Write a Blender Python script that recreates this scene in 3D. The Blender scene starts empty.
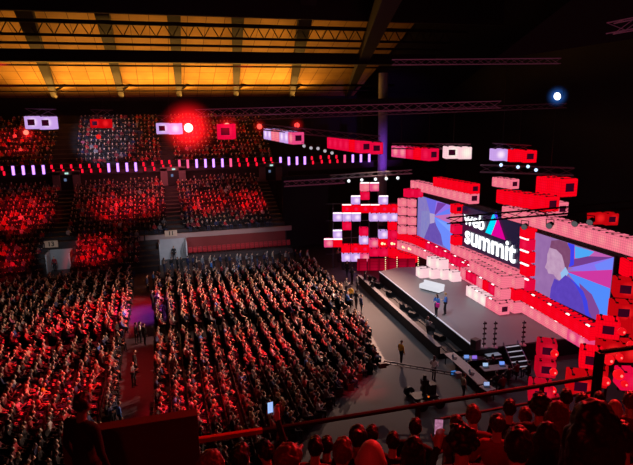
import bpy, bmesh, math, random
import numpy as np
from mathutils import Vector, Matrix, Euler
random.seed(7)
rng = np.random.default_rng(7)
PI = math.pi
SC = bpy.context.scene
COL = SC.collection

# ------------------------------------------------------------------ surveying: where the photograph's sight lines go
F, CZ = 555.0, 17.0
YAW, PITCH, ROLL = math.radians(15.65), math.radians(12.45), math.radians(-0.76)
def ray(px, py):
    u = (px-316.5)/F; v = (232.5-py)/F
    u, v = u*math.cos(ROLL)-v*math.sin(ROLL), u*math.sin(ROLL)+v*math.cos(ROLL)
    f = math.cos(PITCH)+v*math.sin(PITCH); z = -math.sin(PITCH)+v*math.cos(PITCH)
    return Vector((math.cos(YAW)*u+math.sin(YAW)*f, -math.sin(YAW)*u+math.cos(YAW)*f, z))
EYE = Vector((0, 0, CZ))
def onx(px, py, x): d = ray(px, py); return EYE+d*(x/d.x)
def ony(px, py, y): d = ray(px, py); return EYE+d*(y/d.y)
def onz(px, py, z): d = ray(px, py); return EYE+d*((z-CZ)/d.z)
def dep(px, py, D): return EYE+ray(px, py)*D
FWD = Vector((math.sin(YAW)*math.cos(PITCH), math.cos(YAW)*math.cos(PITCH), -math.sin(PITCH)))
RGT0 = Vector((math.cos(YAW), -math.sin(YAW), 0)); UP0 = RGT0.cross(FWD)
RGT = RGT0*math.cos(ROLL)+UP0*math.sin(ROLL); UPV = -RGT0*math.sin(ROLL)+UP0*math.cos(ROLL)
def proj(p):
    d = Vector(p)-EYE; w = d.dot(FWD)
    return 316.5+F*d.dot(RGT)/w, 232.5-F*d.dot(UPV)/w, w

# ------------------------------------------------------------------ materials
def _nt(name):
    m = bpy.data.materials.new(name); m.use_nodes = True
    nt = m.node_tree; nt.nodes.clear()
    out = nt.nodes.new('ShaderNodeOutputMaterial')
    return m, nt, out
def srgb(r, g, b):
    f = lambda c: (c/255/12.92) if c/255 <= .04045 else ((c/255+.055)/1.055)**2.4
    return (f(r), f(g), f(b), 1)
def mat(name, col, rough=.6, metal=0., var=.25, scale=6., emis=None, es=0.):
    m, nt, out = _nt(name); N = nt.nodes; L = nt.links
    b = N.new('ShaderNodeBsdfPrincipled'); b.inputs['Roughness'].default_value = rough; b.inputs['Metallic'].default_value = metal
    tc = N.new('ShaderNodeTexCoord'); no = N.new('ShaderNodeTexNoise'); no.inputs['Scale'].default_value = scale; no.inputs['Detail'].default_value = 3
    L.new(tc.outputs['Object'], no.inputs['Vector'])
    mx = N.new('ShaderNodeMix'); mx.data_type = 'RGBA'
    c = tuple(col[:3])
    mx.inputs['A'].default_value = (*[x*(1-var) for x in c], 1); mx.inputs['B'].default_value = (*[min(1, x*(1+var)) for x in c], 1)
    L.new(no.outputs['Fac'], mx.inputs['Factor']); L.new(mx.outputs['Result'], b.inputs['Base Color'])
    if emis: b.inputs['Emission Color'].default_value = (*emis[:3], 1); b.inputs['Emission Strength'].default_value = es
    L.new(b.outputs[0], out.inputs[0]); return m
def emit(name, col, s):
    m, nt, out = _nt(name); e = nt.nodes.new('ShaderNodeEmission')
    e.inputs[0].default_value = (*col[:3], 1); e.inputs[1].default_value = s
    nt.links.new(e.outputs[0], out.inputs[0]); return m
def glow_box(name, base, hot, s, hs=.55, grid=.75, freq=7.0):
    """translucent lit fabric: a colour, a lamp-warm centre, a fine sewn grid"""
    m, nt, out = _nt(name); N = nt.nodes; L = nt.links
    tc = N.new('ShaderNodeTexCoord')
    di = N.new('ShaderNodeVectorMath'); di.operation = 'DISTANCE'; di.inputs[1].default_value = (.5, .12, .03)
    L.new(tc.outputs['Object'], di.inputs[0])
    mr = N.new('ShaderNodeMapRange'); mr.interpolation_type = 'SMOOTHSTEP'
    mr.inputs[1].default_value = .05; mr.inputs[2].default_value = hs; mr.inputs[3].default_value = 1; mr.inputs[4].default_value = 0
    L.new(di.outputs['Value'], mr.inputs[0])
    mx = N.new('ShaderNodeMix'); mx.data_type = 'RGBA'; mx.inputs['A'].default_value = (*base[:3], 1); mx.inputs['B'].default_value = (*hot[:3], 1)
    L.new(mr.outputs[0], mx.inputs['Factor'])
    sc = N.new('ShaderNodeVectorMath'); sc.operation = 'SCALE'; sc.inputs['Scale'].default_value = freq; L.new(tc.outputs['Object'], sc.inputs[0])
    fr = N.new('ShaderNodeVectorMath'); fr.operation = 'FRACTION'; L.new(sc.outputs[0], fr.inputs[0])
    sx = N.new('ShaderNodeSeparateXYZ'); L.new(fr.outputs[0], sx.inputs[0])
    mn = N.new('ShaderNodeMath'); mn.operation = 'MINIMUM'; L.new(sx.outputs[1], mn.inputs[0]); L.new(sx.outputs[2], mn.inputs[1])
    lt = N.new('ShaderNodeMath'); lt.operation = 'LESS_THAN'; lt.inputs[1].default_value = .14; L.new(mn.outputs[0], lt.inputs[0])
    m2 = N.new('ShaderNodeMapRange'); m2.inputs[3].default_value = s; m2.inputs[4].default_value = s*grid; L.new(lt.outputs[0], m2.inputs[0])
    e = N.new('ShaderNodeEmission'); L.new(mx.outputs['Result'], e.inputs[0]); L.new(m2.outputs[0], e.inputs[1])
    L.new(e.outputs[0], out.inputs[0]); return m

M = {}
M['black'] = mat('black_paint', (.012, .011, .013), .55)
M['steel'] = mat('dark_steel', (.05, .045, .05), .4, .6)
M['alu'] = mat('truss_aluminium', (.35, .32, .36), .35, .8)
M['window'] = mat('dark_screen_glass', (.02, .004, .012), .2, emis=(.06, .002, .02), es=.5)
M['red'] = glow_box('red_fabric', srgb(252, 0, 26), srgb(255, 4, 34), 1.0, .4, .78)
M['crimson'] = glow_box('crimson_fabric', srgb(232, 6, 60), srgb(244, 26, 78), 1.0, .45, .86)
M['pink'] = glow_box('pink_fabric', srgb(250, 118, 142), srgb(255, 142, 152), 1.0, .45, .66)
M['hotpink'] = glow_box('hot_pink_fabric', srgb(236, 72, 130), srgb(255, 150, 160), 1.0, .5, .8)
M['white'] = glow_box('white_fabric', srgb(255, 205, 214), srgb(255, 246, 232), 1.0, .6, .9)
M['lilac'] = glow_box('lilac_fabric', srgb(202, 160, 232), srgb(255, 226, 255), 1.0, .45, .95)
M['darkred'] = glow_box('dim_red_fabric', srgb(196, 4, 14), srgb(250, 30, 34), .95, .45, .9)
M['bar'] = emit('white_light_bar', srgb(255, 240, 235), 1.8)
M['warm_dot'] = emit('warm_bulb', srgb(255, 225, 170), 1.4)

# ------------------------------------------------------------------ mesh collecting
class MB:
    def __init__(s): s.v = []; s.f = []; s.m = []
    def add(s, vs, fs, mi=0):
        b = len(s.v); s.v += [tuple(v) for v in vs]; s.f += [tuple(b+i for i in f) for f in fs]; s.m += [mi]*len(fs)
        return s
    def box(s, c, d, mi=0, rot=None):
        x, y, z = d[0]/2, d[1]/2, d[2]/2
        vs = [Vector(p) for p in ((-x,-y,-z),(x,-y,-z),(x,y,-z),(-x,y,-z),(-x,-y,z),(x,-y,z),(x,y,z),(-x,y,z))]
        if rot is not None: vs = [rot @ p for p in vs]
        vs = [p+Vector(c) for p in vs]
        return s.add(vs, [(0,3,2,1),(4,5,6,7),(0,1,5,4),(1,2,6,5),(2,3,7,6),(3,0,4,7)], mi)
    def bar(s, p, q, w, h=None, mi=0):
        p, q = Vector(p), Vector(q); d = q-p; L = d.length
        if L < 1e-6: return s
        h = h or w; z = d/L; up = Vector((0,0,1)) if abs(z.z) < .95 else Vector((1,0,0))
        x = up.cross(z).normalized(); y = z.cross(x)
        vs = [b+x*a*w/2+y*c*h/2 for b in (p, q) for a, c in ((-1,-1),(1,-1),(1,1),(-1,1))]
        return s.add(vs, [(3,2,1,0),(4,5,6,7),(0,1,5,4),(1,2,6,5),(2,3,7,6),(3,0,4,7)], mi)
    def tube(s, p, q, r, r2=None, n=10, mi=0):
        p, q = Vector(p), Vector(q); r2 = r if r2 is None else r2
        z = (q-p).normalized(); up = Vector((0,0,1)) if abs(z.z) < .95 else Vector((1,0,0))
        x = up.cross(z).normalized(); y = z.cross(x)
        vs = [p+(x*math.cos(2*PI*i/n)+y*math.sin(2*PI*i/n))*r for i in range(n)]+[q+(x*math.cos(2*PI*i/n)+y*math.sin(2*PI*i/n))*r2 for i in range(n)]
        fs = [(i, (i+1) % n, n+(i+1) % n, n+i) for i in range(n)]+[tuple(range(n-1, -1, -1)), tuple(range(n, 2*n))]
        return s.add(vs, fs, mi)
    def ell(s, c, r, n=12, k=8, mi=0):
        c = Vector(c); r = (r, r, r) if not hasattr(r, '__len__') else r
        vs = [c+Vector((0,0,-r[2]))]
        for j in range(1, k):
            a = -PI/2+PI*j/k
            vs += [c+Vector((r[0]*math.cos(a)*math.cos(2*PI*i/n), r[1]*math.cos(a)*math.sin(2*PI*i/n), r[2]*math.sin(a))) for i in range(n)]
        vs.append(c+Vector((0,0,r[2]))); t = len(vs)-1
        fs = [(0, 1+(i+1) % n, 1+i) for i in range(n)]
        for j in range(k-2):
            a = 1+j*n; fs += [(a+i, a+(i+1) % n, a+n+(i+1) % n, a+n+i) for i in range(n)]
        a = 1+(k-2)*n; fs += [(a+i, a+(i+1) % n, t) for i in range(n)]
        return s.add(vs, fs, mi)
    def quad(s, a, b, c, d, mi=0): return s.add([a, b, c, d], [(0,1,2,3)], mi)
    def poly(s, pts, mi=0): return s.add(pts, [tuple(range(len(pts)))], mi)
    def mesh(s, name, mats, smooth=False):
        me = bpy.data.meshes.new(name); me.from_pydata(s.v, [], s.f); 
        for m in (mats if isinstance(mats, (list, tuple)) else [mats]): me.materials.append(m)
        me.polygons.foreach_set('material_index', s.m)
        if smooth: me.polygons.foreach_set('use_smooth', [True]*len(s.f))
        me.update(); return me
def link(name, me, parent=None, loc=None, rz=None):
    o = bpy.data.objects.new(name, me); COL.objects.link(o)
    if parent is not None: o.parent = parent
    if loc is not None: o.location = loc
    if rz is not None: o.rotation_euler = (0, 0, rz)
    return o
def empty(name, loc, rz=0, scale=1):
    o = bpy.data.objects.new(name, None); COL.objects.link(o); o.location = loc; o.rotation_euler = (0, 0, rz); o.scale = (scale,)*3
    o.empty_display_size = .2; return o
def tag(o, label=None, cat=None, group=None, kind=None):
    if label: o['label'] = label
    if cat: o['category'] = cat
    if group: o['group'] = group
    if kind: o['kind'] = kind
    return o
def struct(name, mb, mats, smooth=False):
    return tag(link(name, mb.mesh(name, mats, smooth)), kind='structure')
ONES = 'zero first second third fourth fifth sixth seventh eighth ninth tenth eleventh twelfth thirteenth fourteenth fifteenth sixteenth seventeenth eighteenth nineteenth'.split()
TENS = {2: ('twentieth', 'twenty'), 3: ('thirtieth', 'thirty'), 4: ('fortieth', 'forty'), 5: ('fiftieth', 'fifty'), 6: ('sixtieth', 'sixty')}
def nth(n):
    if n < 20: return ONES[n]
    return TENS[n//10][0] if n % 10 == 0 else TENS[n//10][1]+'-'+ONES[n % 10]

# ------------------------------------------------------------------ the setting
floor_m = mat('arena_floor_shaded', (.025, .02, .022), .5, var=.15, scale=.5)  # darkness between the seat rows is put into this colour
walk_m = mat('walkway_floor', (.06, .06, .066), .75, var=.15, scale=.5)
carpet_m = mat('aisle_carpet', (.09, .05, .075), .85, var=.2, scale=3)
concrete_m = mat('tier_concrete', (.05, .04, .042), .8, var=.3, scale=1.5)
wallred_m = mat('red_painted_wall', (.22, .03, .03), .6, var=.15, scale=1)
fascia_m = mat('pale_fascia', (.42, .3, .28), .6, var=.1, scale=1)
grey_m = mat('pale_grey_plaster', (.5, .5, .52), .6, var=.12, scale=2)
drape_m = mat('black_drape', (.006, .006, .007), .9)
dark_m = mat('dark_wall', (.018, .013, .015), .8)

struct('floor', MB().box((0, 30, -.15), (110, 130, .3)), floor_m)
struct('floor_walkway', MB().poly([(11.2, 22, .004), (30, 22, .004), (30, 30, .004), (18.4, 30, .004), (18.4, 56, .004), (15.9, 56, .004), (15.9, 44, .004), (14.0, 32.6, .004), (10.7, 30.2, .004), (7, 27.4, .004), (7, 22, .004)]), walk_m)
struct('floor_aisle', MB().box((-2.45, 43, .006), (2.1, 37, .01)), carpet_m)

def tiers(mb, x0, x1, y0, z0, y1, z1, rows):
    """stepped seating terrace going up with y"""
    dy = (y1-y0)/rows; dz = (z1-z0)/rows
    for k in range(rows):
        top = z0+dz*(k+1)
        mb.box(((x0+x1)/2, y0+dy*(k+.5), top/2), (x1-x0, dy, top))
LT = []   # (x0,x1,y0,z0,y1,z1,rows) seating terraces with spectators
struct('floor_lower_terrace', (lambda m: (tiers(m, -45, -12.5, 60.6, .3, 66, 2.5, 6), tiers(m, -9.9, -.8, 60.6, .3, 66, 2.5, 6), m)[-1])(MB()), concrete_m)
struct('floor_middle_terrace', (lambda m: (tiers(m, -45, 14.6, 66, 2.6, 78, 7.2, 13), m)[-1])(MB()), concrete_m)
struct('floor_upper_terrace', (lambda m: (tiers(m, -45, 16, 79, 9.4, 89, 15.5, 11), m)[-1])(MB()), concrete_m)
struct('wall_far', MB().box((-5, 90.5, 11), (110, .6, 22)), dark_m)
struct('wall_left', MB().box((-46, 40, 12), (.6, 102, 24)), dark_m)
struct('wall_right', MB().box((50, 40, 12), (.6, 102, 24)), dark_m)
struct('wall_far_court', MB().box((8.4, 66.0-.1, 1.25), (12.0, .2, 2.5)), wallred_m)     # red wall under the middle terrace
struct('wall_drape', MB().box((17.5, 67.5, 4.5), (6.0, .3, 9)), drape_m)
struct('trim_1', MB().box((6.5, 65.85, 2.75), (17.4, .3, .55)).box((-24, 65.85, 2.75), (25, .3, .5)).box((-6.0, 65.85, 2.75), (7.3, .3, .5)), fascia_m)
struct('trim_2', MB().box((-15, 77.9, 7.5), (66, .3, .5)), mat('rose_fascia', (.4, .2, .22), .6))
struct('wall_suite', MB().box((-15, 79.3, 8.6), (66, .3, 2.2)).box((-15, 78.2, 9.35), (66, .5, .5)).box((26, 79.0, 8.9), (20, .6, 1.0)), mat('suite_front', (.06, .035, .045), .6))
struct('column_1', MB().tube((ony(382.5, 150, 76).x, 76, 0), (ony(382.5, 150, 76).x, 76, 22), .68, n=20), mat('grey_column', (.3, .28, .33), .6))
# vomitories: pale walls of the passages that lead out under the terrace
def vomitory(name, x0, x1, y, z1):
    m = MB()
    m.box(((x0+x1)/2, y+2.2, z1/2), (x1-x0, .1, z1)).box((x0-.06, y+1, z1/2), (.12, 2.3, z1)).box((x1+.06, y+1, z1/2), (.12, 2.3, z1))
    return struct(name, m, grey_m)
vomitory('wall_passage_1', -.6, 2.25, 63.6, 2.5)
vomitory('wall_passage_2', -12.3, -10.1, 63.0, 2.3)

# roof: lit timber soffit climbing from the eaves, rafters and purlins under it
def planks():
    m, nt, out = _nt('roof_timber'); N = nt.nodes; L = nt.links
    b = N.new('ShaderNodeBsdfPrincipled'); b.inputs['Roughness'].default_value = .85
    tc = N.new('ShaderNodeTexCoord'); wv = N.new('ShaderNodeTexBrick'); wv.inputs['Scale'].default_value = 1.0
    wv.inputs['Color1'].default_value = (.62, .36, .1, 1); wv.inputs['Color2'].default_value = (.5, .27, .06, 1); wv.inputs['Mortar'].default_value = (.12, .05, .015, 1)
    wv.offset = 0; wv.inputs['Brick Width'].default_value = 2.1; wv.inputs['Row Height'].default_value = 2.4; wv.inputs['Mortar Size'].default_value = .035
    no = N.new('ShaderNodeTexNoise'); no.inputs['Scale'].default_value = .35; L.new(tc.outputs['Object'], no.inputs['Vector'])
    L.new(tc.outputs['Object'], wv.inputs['Vector'])
    mx = N.new('ShaderNodeMix'); mx.data_type = 'RGBA'; mx.blend_type = 'MULTIPLY'; mx.inputs['Factor'].default_value = .6
    L.new(wv.outputs['Color'], mx.inputs['A']); L.new(no.outputs['Fac'], mx.inputs['B'])
    L.new(mx.outputs['Result'], b.inputs['Base Color']); L.new(b.outputs[0], out.inputs[0]); return m
def roof_z(y): return 19.3+(90-y)*.36 if y > 40 else 37.3+(40-y)*.05
rm = MB()
ys = [91, 84, 76, 68, 60, 50, 40]
for a, b in zip(ys[:-1], ys[1:]):
    rm.quad((-46, a, roof_z(a)), (32, a, roof_z(a)), (32, b, roof_z(b)), (-46, b, roof_z(b)))
struct('ceiling_timber', rm, planks())
rk = MB().quad((32, 91, 19.3), (50, 91, 19.3), (50, 40, 37.3), (32, 40, 37.3)).quad((-46, 40, 37.3), (50, 40, 37.3), (50, -20, 40.3), (-46, -20, 40.3))
struct('ceiling', rk, dark_m)
timber_m = mat('dark_rafter', (.009, .003, .002), .8)
RAFT = [(-13.6, 25, 15), (-4.6, 100, 5), (3.6, 173, 5), (12.1, 238, 5), (20.9, 305, 20), (30.3, 370, 45)]
k = 0
for x, qx, qy in RAFT:
    t = ony(qx, qy, 60)
    m = MB(); p0 = Vector((x, 88.4, 19.0)); p1 = Vector((t.x, 60, t.z)); d = (p1-p0)
    p2 = p0+d*1.7
    for s_ in (-1, 1): pass
    # rafter tapers up from a slim foot
    a0, a1 = .35, .95
    vs = [p0+Vector((-a0,0,-.2)), p0+Vector((a0,0,-.2)), p0+Vector((a0,0,.5)), p0+Vector((-a0,0,.5)), p2+Vector((-a1,0,-.5)), p2+Vector((a1,0,-.5)), p2+Vector((a1,0,1.6)), p2+Vector((-a1,0,1.6))]
    m.add(vs, [(3,2,1,0),(4,5,6,7),(0,1,5,4),(1,2,6,5),(2,3,7,6),(3,0,4,7)])
    m.bar(p0+d*.12+Vector((.2,0,.1)), p0+d*.12+Vector((2.2, 1.0, 1.5)), .3)
    k += 1
    struct('trim_rafter_%d' % k, m, timber_m)
def purlin(y, z, h, w, web=0, x0=-45, x1=34):
    m = MB().box(((x0+x1)/2, y, z), (x1-x0, w, h))
    if web:
        m.box(((x0+x1)/2, y, z+web), (x1-x0, w, h)); x = x0; i = 0
        while x < x1:
            m.bar((x, y, z if i % 2 else z+web), (x+.8, y, z+web if i % 2 else z), .09); x += .8; i += 1
    return m
pz = lambda py, y: ony(160, py, y).z
struct('trim_purlin_1', purlin(66, pz(57, 66), 1.25, 1.2), timber_m)
struct('trim_purlin_2', purlin(78, pz(85.5, 78), .28, .3), timber_m)
struct('trim_purlin_3', purlin(64, pz(45, 64), .22, .3), timber_m)
struct('trim_purlin_4', purlin(62, pz(37, 62), .25, .25, 1.35), timber_m)
struct('trim_purlin_5', purlin(58, pz(24, 58), .3, .3), timber_m)
struct('trim_purlin_6', purlin(82, pz(91, 82), .16, .2), timber_m)
struct('trim_purlin_7', purlin(72, pz(66, 72), .2, .2), timber_m)
struct('trim_shade_sheet', MB().box((-5, 56, pz(15, 56)+2.5), (84, .5, 5)), dark_m)  # dark sheet added to black out the bright upper roof
struct('trim_catwalk', MB().box((-5, 74, pz(99, 74)-1.0), (84, 1.2, 1.7)), dark_m)

# ------------------------------------------------------------------ lamps that light it
def lamp(kind, name, loc, energy, col, size=.3, target=None, spot=None, blend=.6):
    l = bpy.data.lights.new(name, kind); l.energy = energy; l.color = col[:3]
    if kind == 'AREA': l.size = size
    else: l.shadow_soft_size = size
    if spot: l.spot_size = math.radians(spot); l.spot_blend = blend
    o = bpy.data.objects.new(name, l); COL.objects.link(o); o.location = loc
    if target is not None: o.rotation_euler = (Vector(target)-Vector(loc)).to_track_quat('-Z', 'Y').to_euler()
    return o
RED = (1, .012, .03); WARM = (1, .45, .07); PURP = (.45, .12, 1)
for x, *_ in RAFT[:5]:
    lamp('SPOT', 'eave_light', (x+.9, 87.2, 18.3), 900, WARM, .25, (x+1.0, 80, 24), 120, .9)
for x in (-14, -6, 2, 10, 18):
    lamp('AREA', 'soffit_light', (x, 82, 17.2), 1250, WARM, 5, (x, 80, 24))
    lamp('AREA', 'soffit_light', (x, 70, 20.5), 210, WARM, 5, (x, 70, 28))
# red pools over the audience
for (px, py), e, sz in [((90, 320), 9000, 26), ((60, 395), 8000, 20), ((210, 300), 8000, 24), ((290, 300), 8000, 22), ((200, 400), 7000, 20), ((250, 350), 6000, 26), ((330, 330), 5000, 22), ((20, 350), 6000, 24), ((130, 300), 6000, 20)]:
    g = onz(px, py, .8)
    lamp('SPOT', 'audience_spot', g+Vector((4, -3, 19)), e*3.9, RED, .4, g, sz, .8)
for (px, py), y, e, sz in [((20, 215), 71, 9000, 20), ((115, 212), 72, 8000, 17), ((145, 210), 72, 7000, 14), ((205, 208), 72, 9000, 15), ((245, 208), 72, 9000, 15), ((95, 255), 64, 8000, 15), ((20, 145), 84, 9000, 18), ((225, 140), 84, 3000, 20), ((5, 265), 63, 5000, 14)]:
    g = ony(px, py, y)
    lamp('SPOT', 'terrace_spot', g+Vector((2, -16, 13)), e*3.2, RED, .4, g, sz*1.25, 1.0)
lamp('AREA', 'stage_wash', (17.5, 36, 11.2), 420, (.85, .9, 1), 4, (23, 39, 1.3))
lamp('SPOT', 'stage_white_spot', (12, 30, 16), 4500, (.8, .9, 1), .5, (22.5, 40, 1.3), 40, .9)
lamp('SPOT', 'added_audience_key', (23, 46, 12.2), 26000, (1, .56, .4), .1, (3.5, 41, -2), 76, .8)  # two unseen lamps added to warm the faces of the audience
lamp('SPOT', 'added_audience_key', (24.5, 57, 13), 15000, (1, .56, .42), .1, (4, 37, -2), 76, .8)
lamp('SPOT', 'walkway_spot', (14, 44, 15), 2500, (.8, .85, 1), .5, (15.5, 38, 0), 45, .9)
lamp('SPOT', 'walkway_red_spot', (13, 26, 12), 5500, RED, .3, (11.2, 29.9, 0), 18, 1.0)
lamp('SPOT', 'walkway_near_spot', (16, 24, 12), 400, (1, .7, .65), .5, (15, 29, 0), 50, .9)
lamp('SPOT', 'aisle_purple_spot', (-2, 50, 15), 13000, (.4, .05, .8), .3, (-2.2, 47.5, 0), 22, .9)
lamp('SPOT', 'aisle_red_spot', (-2, 30, 15), 6000, (1, .03, .03), .3, (-2.6, 36, 0), 35, .9)
lamp('SPOT', 'passage_light', (.9, 60, 4.2), 260, (.75, .8, .9), .05, (.8, 65.6, 1.4), 70, .7)
lamp('SPOT', 'passage_light', (-11.2, 59.5, 4.2), 200, (.7, .8, .9), .05, (-11.2, 65, 1.2), 60, .7)
lamp('SPOT', 'court_light', (6, 56, 9), 900, (1, .4, .35), .3, (6, 66, 1.6), 60, .9)
lamp('SPOT', 'column_light', (30, 70, 8), 1800, (.35, .08, 1), .1, (ony(382.5, 150, 76).x, 76, 11), 60, .9)
lamp('SPOT', 'foreground_red', (12, 13, 20), 7500, (1, .02, .02), .5, (3.2, 5, 13.2), 60, .9)
lamp('SPOT', 'added_cold_spot', (-7.6, 69, 15.6), 7000, (.6, .65, 1), .02, (-7, 84.5, 12.5), 38, 1.0)  # unseen lamp added to brighten the upper terrace crowd
lamp('AREA', 'added_suite_wash', (0, 72, 12), 500, (1, .2, .25), 8, (0, 79, 8))  # lamp added to lift the suite front out of the dark
lamp('SPOT', 'balcony_back_red', (-3, -5, 22), 480, (1, .015, .02), .6, (3.5, 5, 13), 75, .9)
lamp('SPOT', 'standing_row_spot', (6, 50, 12), 4500, (.8, .85, 1), .3, (6, 61, 1), 60, .9)
W = bpy.data.worlds.new('night'); SC.world = W; W.use_nodes = True
W.node_tree.nodes['Background'].inputs[0].default_value = (.02, .004, .006, 1); W.node_tree.nodes['Background'].inputs[1].default_value = .12
# ------------------------------------------------------------------ lit set boxes (retro monitor cubes)
def rounded_box(d, r=.07, c=(0, 0, 0)):
    bm = bmesh.new(); bmesh.ops.create_cube(bm, size=1)
    for v in bm.verts: v.co = Vector((v.co.x*d[0], v.co.y*d[1], v.co.z*d[2]))+Vector(c)
    bmesh.ops.bevel(bm, geom=bm.edges[:], offset=r, segments=2, affect='EDGES', profile=.6)
    return bm
def bm_mesh(bm, name, mats):
    me = bpy.data.meshes.new(name); bm.to_mesh(me); bm.free()
    for m in (mats if isinstance(mats, (list, tuple)) else [mats]): me.materials.append(m)
    return me
_proto = {}
def box_meshes(col, style):
    key = (col, style)
    if key in _proto: return _proto[key]
    out = [('diffuser', bm_mesh(rounded_box((.94, .99, .9), .06), 'diffuser', M[col]))]
    m = MB()
    for y in (-.3, .3):
        for z in (-.44, .44): m.box((0, y, z), (.7, .05, .05))
        m.box((-.33, y, 0), (.05, .05, .92))
        for x in (-.3, .34):
            m.box((x, y, .465), (.1, .13, .08)).box((x, y, -.465), (.1, .13, .07))
    m.box((-.33, 0, .4), (.05, .62, .05))
    out.append(('mounting_bracket', m.mesh('mounting_bracket', M['black'])))
    def win(at):
        w = MB(); f = MB()
        if at == 'front':
            w.box((.475, 0, .02), (.03, .5, .42))
            for s in (-1, 1): f.box((.48, s*.29, .02), (.05, .06, .54)); f.box((.48, 0, .02+s*.25), (.05, .52, .06))
        else:
            w.box((0, .485, .02), (.5, .03, .42))
            for s in (-1, 1): f.box((s*.29, .49, .02), (.06, .05, .54)); f.box((0, .49, .02+s*.25), (.52, .05, .06))
        return [('window', w.mesh('window', M['window'])), ('bezel', f.mesh('bezel', M[col]))]
    if 'f' in style: out += win('front')
    if 'e' in style: out += win('end')
    if 'b' in style:
        out.append(('light_bar', MB().box((.42, 0, .5), (.14, 1.0, .11)).mesh('light_bar', M['bar'])))
    if 'k' in style:   # cap light facing up on ledge rows
        out.append(('lamp_cap', MB().box((.38, .1, .475), (.14, .34, .05)).mesh('lamp_cap', M['bar'])))
    if 'm' in style:
        m = MB(); m.tube((.46, -.12, 0), (.49, -.12, 0), .16, n=14); m.tube((.46, .16, -.05), (.49, .16, -.05), .1, n=12)
        out.append(('disc_ornament', m.mesh('disc_ornament', M['warm_dot'])))
    if 'r' in style:
        out.append(('ring_trim', MB().tube((.455, 0, 0), (.475, 0, 0), .2, n=18).mesh('ring_trim', M['crimson'])))
    _proto[key] = out
    return out
CN = dict(red='red', crimson='crimson', pink='pink', hotpink='hot pink', white='white', lilac='lilac white', darkred='dim red')
BOXN = [0]
def light_box(pos, rz, col, style='', s=1.0, label='', group=None, name='light_box', tilt=0):
    o = empty(name, pos, rz, s); o.rotation_euler.x = tilt
    for n, me in box_meshes(col, style): link(n, me, o)
    tag(o, label, 'light box', group); return o
TOCAM = math.atan2(-FWD.y, -FWD.x)
# the wing at the far end of the stage: loose lattice of cubes, rows from the top
WR = [
 ('top row', 186.8, [(364.5,'pink','b'), (374.2,'hotpink','b')]),
 ('second row', 195.4, [(364.9,'crimson','r')]),
 ('third row', 199.9, [(355.5,'lilac','b'), (383.2,'lilac','b')]),
 ('fourth row', 208.5, [(346.5,'red','br'), (355.7,'red','r'), (365.0,'red','br'), (374.5,'red','br'), (384.0,'red','r'), (393.3,'red','r')]),
 ('fifth row', 216.8, [(337.4,'lilac','b'), (346.8,'lilac','b'), (356.1,'lilac','b'), (373.5,'lilac',''), (383.0,'lilac',''), (392.6,'lilac','')]),
 ('sixth row', 225.6, [(346.8,'crimson','r'), (392.3,'red','')]),
 ('seventh row', 231.2, [(363.6,'crimson','r')]),
 ('eighth row', 234.0, [(337.4,'lilac','b'), (382.8,'lilac',''), (392.4,'crimson','')]),
 ('ninth row', 239.6, [(363.6,'lilac','')]),
 ('tenth row', 242.6, [(328.4,'hotpink','b'), (337.6,'red','b'), (373.3,'hotpink',''), (382.8,'red','m'), (392.4,'crimson','m')]),
 ('eleventh row', 248.2, [(345.8,'red',''), (355.3,'red','r'), (364.6,'red','r')]),
 ('twelfth row', 251.8, [(373.9,'crimson','r'), (383.2,'crimson','r'), (392.6,'red','')]),
 ('bottom row', 256.8, [(346.0,'lilac',''), (355.3,'lilac',''), (364.4,'hotpink','')]),
]
for rn, py, L_ in WR:
    for i, (px, c, st) in enumerate(L_):
        D = 60 if px < 395 else 60
        where = 'alone in the %s' % rn if len(L_) == 1 else '%s of the %s' % (nth(i+1), rn)
        light_box(dep(px, py, D), TOCAM, c, st, .95 if py not in (225.6, 234.0, 242.6) else .95, '%s cube, %s of the lattice wing, from the audience side' % (CN[c], where), 'cubes of the lattice wing')
wf = MB()
for px in (333, 342, 351.2, 360, 369, 378, 388): wf.bar(dep(px, 182 if 355 < px < 380 else 203, 60.9), dep(px, 275, 60.9), .08)
for py in (204, 221, 238, 254): wf.bar(dep(326, py, 60.9), dep(397, py-1, 60.9), .08)
tag(link('scaffold_frame', wf.mesh('scaffold_frame', M['black'])), 'black scaffold carrying the lattice wing of light cubes', 'scaffold')

def path_points(pts, step):
    pts = [Vector(p) for p in pts]; seg = [(b-a).length for a, b in zip(pts[:-1], pts[1:])]; T = sum(seg); n = max(1, round(T/step)); out = []
    for i in range(n):
        t = (i+.5)*T/n
        for (a, b), s in zip(zip(pts[:-1], pts[1:]), seg):
            if t <= s: out.append((a+(b-a)*(t/s), (b-a).normalized())); break
            t -= s
    return out, T/n
def ribbon(pts, cols, rowname, step=1.0, styles=None, group=None, flip=False, endwin=False, name='light_box', from_='from far'):
    """a row of boxes along a path that runs from far to near; faces look towards the audience"""
    P_, st = path_points(pts, step)
    for i, (p, d) in enumerate(P_):
        c = cols(i, len(P_)) if callable(cols) else cols
        rz = math.atan2(d.y, d.x)-PI/2   # local +X to the right of travel turned outwards
        s = styles(i, len(P_)) if callable(styles) else (styles or '')
        if endwin and i == len(P_)-1: s += 'e'
        lab = '%s light box, %s %s in the %s' % (CN[c], nth(i+1), from_, rowname)
        light_box(p, rz, c, s, st*.985, lab, group or rowname, name)
def V3(p, z=None): return Vector((p[0], p[1], p[2] if z is None else z))
X0 = 26.75
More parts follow.
